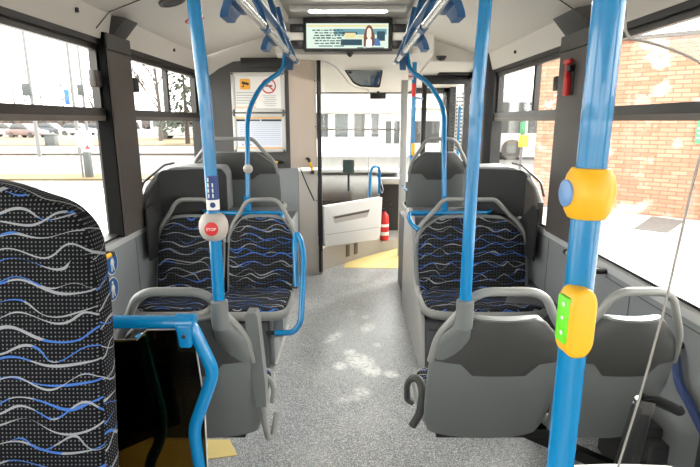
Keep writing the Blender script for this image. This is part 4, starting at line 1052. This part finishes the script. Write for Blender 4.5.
# stickers on the left wall
for k, (px, py) in enumerate(((112, 263), (113, 289))):
    p = P(px, py, X=XL + .002)
    t = thing('pictogram_sticker', 'upper round blue sticker with white walking figure on left wall' if k == 0 else 'lower round blue sticker with white walking figure on left wall', 'sticker', p, 'walking figure stickers')
    bm = BM(); lathe(bm, [(.066, -.001), (.066, .0004)], p, 'X', 26); obj('rim', bm, 'paper', t)
    bm = BM(); lathe(bm, [(.061, 0), (.061, .0012)], p, 'X', 26); obj('disc', bm, 'signblue', t)
    bm = BM(); x = p.x + .0022
    lathe(bm, [(.009, -.0006), (.009, 0)], (x, p.y, p.z + .036), 'X', 12)
    for poly in ([(-.013, .024), (.013, .024), (.013, -.004), (-.011, -.004)], [(-.012, -.002), (.001, -.002), (-.008, -.046), (-.018, -.046)], [(.0, -.002), (.012, -.002), (.019, -.044), (.010, -.046)], [(-.012, .023), (-.024, -.006), (-.019, -.008), (-.010, .012)], [(.012, .023), (.024, -.006), (.019, -.008), (.010, .012)]):
        prism(bm, [(p.y + a, p.z + b) for a, b in poly], 'X', x - .0006, x)
    obj('figure', bm, 'paper', t)

# emergency hammer on the right pillar
hm = thing('emergency_hammer', 'red emergency hammer in its holder on the right pillar', 'hammer', (XR - .045, 2.83, 1.6))
p = P(567, 76, X=XR - .05); zt_ = P(567, 60, X=XR - .05).z; zb_ = P(565, 96, X=XR - .05).z
xh = XR - .050
bm = BM(); prism(bm, rpoly([(p.y - .016, zt_ - .02), (p.y + .010, zt_ - .02), (p.y + .014, zb_ + .09), (p.y + .016, zb_), (p.y - .030, zb_), (p.y - .030, zb_ + .085), (p.y - .014, zb_ + .10)], .008), 'X', xh - .012, xh + .012, .004); obj('grip', bm, 'red', hm)
bm = BM(); tube(bm, [(xh, p.y - .045, zt_ - .012), (xh, p.y - .035, zt_ - .010), (xh, p.y + .035, zt_ - .010), (xh, p.y + .045, zt_ - .012)], [.004, .013, .013, .006], 12); obj('head', bm, 'red', hm)
bm = BM(); box2(bm, (xh + .010, p.y - .048, zb_ + .005), (xh + .03, p.y + .030, zt_ - .03), .004); obj('backplate', bm, 'black', hm)
bm = BM(); box2(bm, (xh - .016, p.y - .050, zt_ - .065), (xh + .02, p.y - .018, zt_ - .03), .006); obj('clip', bm, 'black', hm)
bm = BM()
for k in range(6): rbox(bm, (xh - .0125, p.y - .007, zb_ + .012 + k * .012), (.001, .034, .003))
obj('grip_print', bm, 'red_print', hm)

# ceiling speaker and no-entry style sticker on the left cove
def cove_pt(px, py):
    z = 2.1
    for _ in range(20):
        q = P(px, py, Z=z); d_ = -1.30
        x = q.x; a = x - XL
        z = interp([(0, 1.88), (.035, 2.0), (.06, 2.015), (.30, 2.09), (.55, 2.16), (.755, 2.205)], min(max(a, 0), .755))
    return P(px, py, Z=z - .003)
p = cove_pt(172, 1)
tl = Matrix.Rotation(math.radians(-16.5), 4, 'Y')
sk = thing('ceiling_speaker', 'round black speaker grille in the left ceiling panel', 'speaker', p)
bm = BM(); lathe(bm, [(.075, .004), (.072, -.010), (.058, -.012), (.055, -.006)], (0, 0, 0), 'Z', 26); bm.transform(Matrix.Translation(p) @ tl); obj('ring', bm, 'pillar', sk)
bm = BM(); lathe(bm, [(.056, -.004), (.050, -.009), (.01, -.010)], (0, 0, 0), 'Z', 26); bm.transform(Matrix.Translation(p) @ tl); obj('grille', bm, 'black', sk)
p = cove_pt(194.5, 20)
st = thing('ceiling_sticker', 'round red edged sticker on left ceiling panel behind pole', 'sticker', p)
bm = BM(); lathe(bm, [(.062, .002), (.062, -.001)], (0, 0, 0), 'Z', 26); bm.transform(Matrix.Translation(p) @ tl); obj('rim', bm, 'red_print', st)
bm = BM(); lathe(bm, [(.050, 0), (.050, -.002)], (0, 0, 0), 'Z', 26); bm.transform(Matrix.Translation(p) @ tl); obj('disc', bm, 'paper', st)
bm = BM(); rbox(bm, (0, 0, -.0025), (.10, .012, .001), 0, Matrix.Rotation(.7, 3, 'Z')); bm.transform(Matrix.Translation(p) @ tl); obj('bar', bm, 'red_print', st)
bm = BM(); rbox(bm, (.01, .0, -.0022), (.03, .05, .001)); bm.transform(Matrix.Translation(p) @ tl); obj('figure', bm, 'black', st)

# ================================================================== OUTSIDE
GZ = -.35
bm = BM(); box2(bm, (-260, -60, GZ - .2), (160, 300, GZ)); struct('ground', bm, 'asphalt')
M['paving'] = plain('pale_bounce_paving', rgb(186, 182, 175), 0.9, mottle=.06, scale=3)
for a_, b_ in (((-13, -40), (-1.5, 13.5)), ((1.42, -40), (9.0, 10.5))):
    bm = BM(); box2(bm, (a_[0], a_[1], GZ - .02), (b_[0], b_[1], GZ + .01)); struct('bounce_paving', bm, 'paving')  # pale slabs added on both sides to bounce light into the bus
def strip(name, pxs, mat, z, near, far):
    """a long ground strip parallel to the far kerb, between two distances"""
    bm = BM(); box2(bm, (-220, near, GZ - .02), (-6, far, GZ + z)); return struct(name, bm, mat)
strip('road', 0, 'road', .004, 18, 27)
strip('kerb', 0, 'kerb', .10, 27, 27.5)
strip('road', 0, 'road', .005, 29, 37)
strip('verge', 0, 'grass', .05, 38, 56)
strip('verge', 0, 'grass', .05, 15.5, 17)
# brick building to the right
A = Vector((4.03, 11.02, 0)); B = Vector((14.5, 2.30, 0)); du = (B - A).normalized(); dn = Vector((-du.y, du.x, 0)); dn = dn if dn.y > 0 else -dn
bb = thing('brick_building', 'orange red brick wall outside the right windows', 'building', A)
L_ = (B - A).length
bm = BM(); rbox(bm, (0, 0, 0), (1, 1, 1))
uvm = []
for v in bm.verts:
    s_, d_, z_ = v.co.x + .5, v.co.y + .5, v.co.z + .5
    q = A + du * (s_ * L_) + dn * (d_ * 4.0); v.co = (q.x, q.y, GZ + z_ * (2.93 - GZ))
o = obj('wall', bm, 'brick', bb, flat=True)
uvd = o.data.uv_layers['UVMap'].data
for lp in o.data.loops:
    co = o.data.vertices[lp.vertex_index].co + A
    uvd[lp.index].uv = ((co - A).dot(du) + (co - A).dot(dn), co.z)
bm = BM(); prism(bm, [(0, 0), (1, 0), (1, 1), (0, 1)], 'Z', 2.93, 3.0)
for v in bm.verts:
    q = A - dn * .06 + du * (v.co.x * L_) + dn * (v.co.y * 4.1); v.co = (q.x, q.y, v.co.z)
obj('coping', bm, 'kerb', bb)
p = P(698, 137, Y=8.95)
gs = thing('wall_plate', 'small green plate on the brick wall at the right edge', 'sign', p)
q = A + du * ((p - A).dot(du)) - dn * .02; zc0, zc1 = P(698, 144, Y=8.95).z, P(698, 119, Y=8.95).z
bm = BM(); prism(bm, [(-.06, zc0), (.25, zc0), (.25, zc1), (-.06, zc1)], 'Y', -.02, .02)
for v in bm.verts:
    r_ = q + du * v.co.x + dn * v.co.y; v.co = (r_.x, r_.y, v.co.z)
obj('plate', bm, 'sgreen', gs)
bm = BM()
for zz in (.2, .4, .6): prism(bm, [(-.04, zc0 + (zc1 - zc0) * zz), (.22, zc0 + (zc1 - zc0) * zz), (.22, zc0 + (zc1 - zc0) * zz + .02), (-.04, zc0 + (zc1 - zc0) * zz + .02)], 'Y', -.026, -.02)
for v in bm.verts:
    r_ = q + du * v.co.x + dn * v.co.y; v.co = (r_.x, r_.y, v.co.z)
obj('print_lines', bm, 'paper', gs)

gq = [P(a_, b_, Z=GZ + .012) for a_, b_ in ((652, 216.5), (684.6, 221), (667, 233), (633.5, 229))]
bm = BM(); prism(bm, [(q.x, q.y) for q in gq], 'Z', GZ + .0101, GZ + .02); obj('shadow_patch', bm, 'asphalt', None, 'grey painted shadow patch on the paving at the foot of the brick wall', 'shadow patch')  # thin grey slab drawn in place of the shadow on the paving
def vehicle(name, label, cat, x, y, L, W_, H_, rz, paint, bus=False, group=None):
    t = thing(name, label, cat, (x, y, GZ), group)
    def tr(bm): bm.transform(Matrix.Translation((x, y, GZ)) @ Matrix.Rotation(rz, 4, 'Z')); return bm
    if bus:
        bm = BM(); prism(bm, rpoly([(-L / 2, .35), (-L / 2, H_ - .05), (-L / 2 + .15, H_), (L / 2 - .15, H_), (L / 2, H_ - .4), (L / 2, .35)], .2), 'Y', -W_ / 2, W_ / 2, .06); obj('body', tr(bm), paint, t)
        n = int(L / 1.3)
        for k in range(n):
            xx = -L / 2 + .3 + k * (L - .6) / n
            bm = BM(); box2(bm, (xx, -W_ / 2 - .02, 1.25), (xx + (L - .6) / n - .12, W_ / 2 + .02, H_ - .45)); obj('window', tr(bm), 'pane_dk', t)
        wr_, xs = .48, (-L * .30, L * .30)
    else:
        bm = BM(); prism(bm, rpoly([(-L / 2, .28), (-L / 2, .78), (-L * .34, .92), (L * .22, .92), (L * .46, .78), (L / 2, .6), (L / 2, .28)], .1), 'Y', -W_ / 2, W_ / 2, .05); obj('body', tr(bm), paint, t)
        bm = BM(); prism(bm, rpoly([(-L * .38, .90), (-L * .30, H_ - .05), (-L * .22, H_), (L * .05, H_), (L * .24, .90)], .1), 'Y', -W_ / 2 + .1, W_ / 2 - .1, .06); obj('cabin', tr(bm), 'pane_dk', t)
        bm = BM(); prism(bm, rpoly([(-L * .28, H_ - .04), (-L * .22, H_ + .01), (L * .04, H_ + .01), (L * .08, H_ - .06)], .05), 'Y', -W_ / 2 + .12, W_ / 2 - .12, .02); obj('roof', tr(bm), paint, t)
        wr_, xs = .32, (-L * .31, L * .31)
    for xx in xs:
        for yy in (-W_ / 2 + .08, W_ / 2 - .08):
            bm = BM(); lathe(bm, [(wr_ * .6, -.12), (wr_, -.11), (wr_, .11), (wr_ * .6, .12)], (xx, yy, wr_), 'Y', 16); w_ = obj('wheel', tr(bm), 'tyre', t)
            if bus:
                bm = BM(); lathe(bm, [(wr_ * .55, -.13), (wr_ * .4, -.125), (wr_ * .4, .125), (wr_ * .55, .13)], (xx, yy, wr_), 'Y', 12); obj('hub', tr(bm), 'bin', w_)
    return t
bp_ = P(513, 158, Z=GZ)
vehicle('parked_bus', 'white bus parked beyond the brick wall, seen through right window', 'bus', P(511, 150, Y=24).x + 11 * .30, 25.2, 11, 2.5, 3.1, 0.0, 'car_white', True)
pp = P(523.5, 168, Z=GZ)
pt_ = thing('bus_stop_sign', 'green and yellow sign on a post left of the brick corner', 'sign', (5.9, 17.2, GZ))
p = P(523.5, 120, Y=17.2); k_ = 17.2 * .98 / 500
bm = BM(); tube(bm, [(p.x, 17.2, GZ), (p.x, 17.2, 1.75)], .05, 10); obj('post', bm, 'post', pt_)
bm = BM(); box2(bm, (p.x - .11, 17.1, P(520, 134, Y=17.1).z), (p.x + .05, 17.16, P(520, 122, Y=17.1).z), .01); obj('green_panel', bm, 'sgreen', pt_)
bm = BM(); box2(bm, (p.x - .13, 17.05, P(520, 147, Y=17.1).z), (p.x + .17, 17.16, P(520, 135, Y=17.1).z), .01); obj('yellow_panel', bm, 'orange', pt_)

# white depot building ahead
wb = thing('depot_building', 'white two storey building ahead, seen through the windscreen', 'building', (0, 26, GZ))
bm = BM(); box2(bm, (-3.1, 26, GZ), (3.0, 36, 6.5)); box2(bm, (-3.2, 25.5, 1.86), (2.6, 26, 2.75)); obj('wall', bm, 'plaster', wb)
bm = BM(); box2(bm, (3.0, 27, GZ), (9, 36, 6.5)); box2(bm, (2.6, 26.6, 2.1), (9, 27, 2.9)); obj('annex', bm, 'plaster', wb)
def bwin(x0, x1, z0, z1, y=26):
    bm = BM(); box2(bm, (x0, y - .02, z0), (x1, y + .02, z1)); f = obj('window', bm, 'pane_dk', wb)
    bm = BM()
    for a, b in (((x0 - .06, z0 - .06), (x0, z1 + .06)), ((x1, z0 - .06), (x1 + .06, z1 + .06)), ((x0, z1), (x1, z1 + .06)), ((x0, z0 - .06), (x1, z0))): box2(bm, (a[0], y - .06, a[1]), (b[0], y + .02, b[1]))
    obj('window_frame', bm, 'white', f)
for px0, px1 in ((335, 348), (354, 365), (371, 379), (300, 316), (318, 328)):
    a = P(px0, 137, Y=26); b = P(px1, 114, Y=26); bwin(a.x, b.x, a.z, b.z)
    a = P(px0, 103, Y=26); b = P(px1, 80, Y=26); bwin(a.x, b.x, max(a.z, 2.9), b.z)
for px0, px1 in ((384, 390), (392, 398), (412, 440)):
    a = P(px0, 143, Y=27); b = P(px1, 121, Y=27); bwin(max(a.x, 0) if px0 < 400 else a.x, b.x, a.z, b.z, 26 if P(px1, 121, Y=27).x < 3 else 27)
bm = BM(); a = P(352, 165, Y=26); bz = 1.0; box2(bm, (-3.1, 25.93, 1.0), (2.6, 26, 1.08)); obj('band', bm, 'kerb', wb)

# left side street
def lamp_post(label, px, Y, h, boxes):
    p = P(px, 121, Y=Y)
    t = thing('street_post', label, 'post', (p.x, Y, GZ), 'posts along the road')
    bm = BM(); tube(bm, [(p.x, Y, GZ), (p.x, Y, h)], [.10, .05], 10); obj('mast', bm, 'post', t)
    bm = BM(); tube(bm, [(p.x - .9, Y, h * .72), (p.x + .9, Y, h * .72)], .05, 8); obj('cross_arm', bm, 'post', t)
    for (dx, z, w_, h_, mt) in boxes:
        bm = BM(); rbox(bm, (p.x + dx, Y - .25, z), (w_, .1, h_), .02); obj('sign_box', bm, mt, t)
lamp_post('pale street post with a box sign, leftmost in the near left window', 35, 26, 12, [(-.05, P(35, 90, Y=26).z, .45, .6, 'bin')])
lamp_post('tall pale street post in the middle of the near left window', 76, 28, 14, [(-.2, P(71, 97, Y=28).z, .25, .8, 'signblue')])
lamp_post('thin street post with box sign at right edge of near left window', 86, 34, 13, [(0, P(87, 90, Y=34).z, .4, .7, 'bin')])
p = P(52, 143, Z=GZ)
bm = BM(); pb = P(52, 144, Y=38); box2(bm, (pb.x - .38, 37.7, GZ), (pb.x + .38, 38.3, P(52, 135, Y=38).z), .05); box2(bm, (pb.x - .42, 37.65, P(52, 135.5, Y=38).z), (pb.x + .42, 38.35, P(52, 134, Y=38).z), .03)
obj('litter_bin', bm, 'bin', None, 'dark grey bin by the road in the near left window', 'bin')
ip = thing('kiosk_sign', 'white board on post with small grey box in near left window', 'sign', (P(85, 150, Y=16).x, 16, GZ))
a = P(78, 147, Y=16); b = P(91, 131, Y=16)
bm = BM(); tube(bm, [(a.x + .05, 16, GZ), (a.x + .05, 16, b.z)], .03, 8); obj('post', bm, 'post', ip)
bm = BM(); box2(bm, (a.x, 15.97, a.z), (b.x, 16.03, b.z), .01); obj('board', bm, 'plaster', ip)
a = P(85, 166, Y=16); b = P(89.5, 152, Y=16)
bm = BM(); box2(bm, (a.x, 15.93, GZ), (b.x, 16.1, b.z), .01); obj('box', bm, 'bin', ip)
bm = BM(); c_ = P(88, 147, Y=16); prism(bm, [(c_.x - .08, c_.z - .06), (c_.x + .08, c_.z - .06), (c_.x, c_.z + .09)], 'Y', 15.95, 15.968); obj('warning_triangle', bm, 'red_print', ip)
cg = 'cars parked across the road'
cars = [(-30.5 * 2, 66, 'car_white', 'white car parked at the left edge of the near left window'), (-27 * 1.75, 64, 'car_red', 'brownish car parked right of the leftmost white car'),
        (P(52, 128, Y=70).x, 70, 'car_grey', 'grey car parked beyond the road bin'), (P(78, 128, Y=66).x, 66, 'car_white', 'white car parked beyond the tall street post'),
        (P(98, 128, Y=72).x, 72, 'car_grey', 'grey car parked at the right edge of the near left window')]
cars[0] = (P(7, 130, Y=60).x, 60, 'car_white', cars[0][3]); cars[1] = (P(27, 130, Y=56).x, 56, 'car_red', cars[1][3])
for x, y, m_, lab in cars: vehicle('parked_car', lab, 'car', x, y, 4.3, 1.75, 1.5, random.uniform(-.3, .3), m_, False, cg)
vehicle('parked_van', 'white minibus parked by the trees in the second left window', 'van', P(184, 130, Y=52).x, 52, 6.0, 2.1, 2.5, .05, 'car_white', True)

def bare_tree(label, px, Y, h):
    p = P(px, 130, Y=Y); t = thing('bare_tree', label, 'tree', (p.x, Y, GZ), 'bare trees across the road')
    rnd = random.Random(int(px * 7 + Y)); trunk = BM(); tw = BM()
    base = Vector((p.x, Y, GZ)); tube(trunk, [base, base + Vector((.1, 0, h * .3)), base + Vector((0, 0, h * .62)), base + Vector((.1, 0, h))], [h * .02, h * .016, h * .009, h * .002], 7)
    def br(a, d, l, r, k):
        b = a + d * l * .5 + Vector((rnd.uniform(-.1, .1), 0, .08)) * l; c = a + d * l
        tube(tw, [a, b, c], [r, r * .7, r * .3], 4)
        if k:
            for _ in range(3):
                q = a + (c - a) * rnd.uniform(.35, .95)
                nd = (d + Vector((rnd.uniform(-.8, .8), rnd.uniform(-.8, .8), rnd.uniform(0, .7)))).normalized()
                br(q, nd, l * .6, r * .5, k - 1)
    for _ in range(9):
        z = rnd.uniform(.28, .9); a_ = rnd.uniform(0, 2 * PI)
        br(base + Vector((0, 0, h * z)), Vector((math.cos(a_), math.sin(a_), 1.0)).normalized(), h * (1 - z) * .55 + .5, h * .009, 2)
    obj('trunk', trunk, 'bark', t); obj('branches', tw, 'bark', t)
bare_tree('bare tree in the middle of the second left window', 160, 46, 10)
bare_tree('bare tree behind the cars, at the left in the near window', 18, 95, 9)
bare_tree('bare tree behind the cars, right of the first street post', 45, 108, 10)
bare_tree('bare tree behind the cars, beside the tall street post', 66, 92, 9)
bare_tree('bare tree behind the cars, at the right in the near window', 95, 96, 10)
def pine_tree(label, px, Y, h):
    p = P(px, 130, Y=Y); t = thing('evergreen_tree', label, 'tree', (p.x, Y, GZ))
    bm = BM(); tube(bm, [(p.x, Y, GZ), (p.x, Y, h * .9)], [.2, .03], 8); obj('trunk', bm, 'bark', t)
    rnd = random.Random(5); bm = BM()
    for k in range(420):
        z = rnd.uniform(.12, 1); r = (1 - z) * h * .30 + .25; a = rnd.uniform(0, 2 * PI); rr = r * math.sqrt(rnd.uniform(.15, 1))
        c = Vector((p.x + rr * math.cos(a), Y + rr * math.sin(a), GZ + z * h))
        s_ = rnd.uniform(.25, .5); d_ = Vector((math.cos(a), math.sin(a), -.25)).normalized(); sd_ = Vector((-d_.y, d_.x, 0))
        vs = [bm.verts.new(c + q) for q in (d_ * s_, sd_ * s_ * .4 + Vector((0, 0, .1)), -d_ * s_ * .6, -sd_ * s_ * .4 + Vector((0, 0, .1)))]
        vs.append(bm.verts.new(c + Vector((0, 0, .3 * s_ + .1))))
        for q in range(4): bm.faces.new((vs[q], vs[(q + 1) % 4], vs[4]))
        bm.faces.new(vs[3::-1])
    obj('foliage', bm, 'pine', t, flat=True)
pine_tree('pale green conifer at the right in the second left window', 187, 40, 8.0)
# hedge line of brush far behind
bm = BM(); rnd = random.Random(11)
for k in range(260):
    x = rnd.uniform(-150, -20); r = rnd.uniform(1.0, 2.6)
    q = bmesh.ops.create_icosphere(bm, subdivisions=1, radius=r)['verts']
    for v in q: v.co = Vector((x + v.co.x * 1.2 + rnd.uniform(-.3, .3), 118 + v.co.y + rnd.uniform(-.3, .3), GZ + max(-.2, r * .6 + v.co.z * 1.1 + rnd.uniform(-.4, .4))))
o = obj('brush', bm, 'bush', None, 'hazy belt of bare brush far beyond the parked cars', 'bushes', kind='stuff', flat=True)

# ================================================================== LIGHT
sun = bpy.data.objects.new('sun', bpy.data.lights.new('sun', 'SUN')); COL.objects.link(sun)
sun.data.energy = 5.0; sun.data.angle = math.radians(35); sun.data.color = (1, .96, .9)
sun.rotation_euler = Vector((-.55, -.75, -.47)).to_track_quat('-Z', 'Y').to_euler()
w = bpy.data.worlds.new('sky'); sc.world = w; w.use_nodes = True
bg = w.node_tree.nodes['Background']; bg.inputs[0].default_value = (1.0, .985, .965, 1); bg.inputs[1].default_value = 2.6
vs = sc.view_settings
sc.display_settings.display_device = 'sRGB'
vs.view_transform = 'Standard'; vs.look = 'None'; vs.gamma = 1; vs.use_curve_mapping = False
vs.exposure = 1.6
sc.cycles.max_bounces = 10; sc.cycles.diffuse_bounces = 6; sc.cycles.transparent_max_bounces = 24; sc.cycles.transmission_bounces = 8
sc.cycles.caustics_reflective = False; sc.cycles.caustics_refractive = False
sc.cycles.use_denoising = True
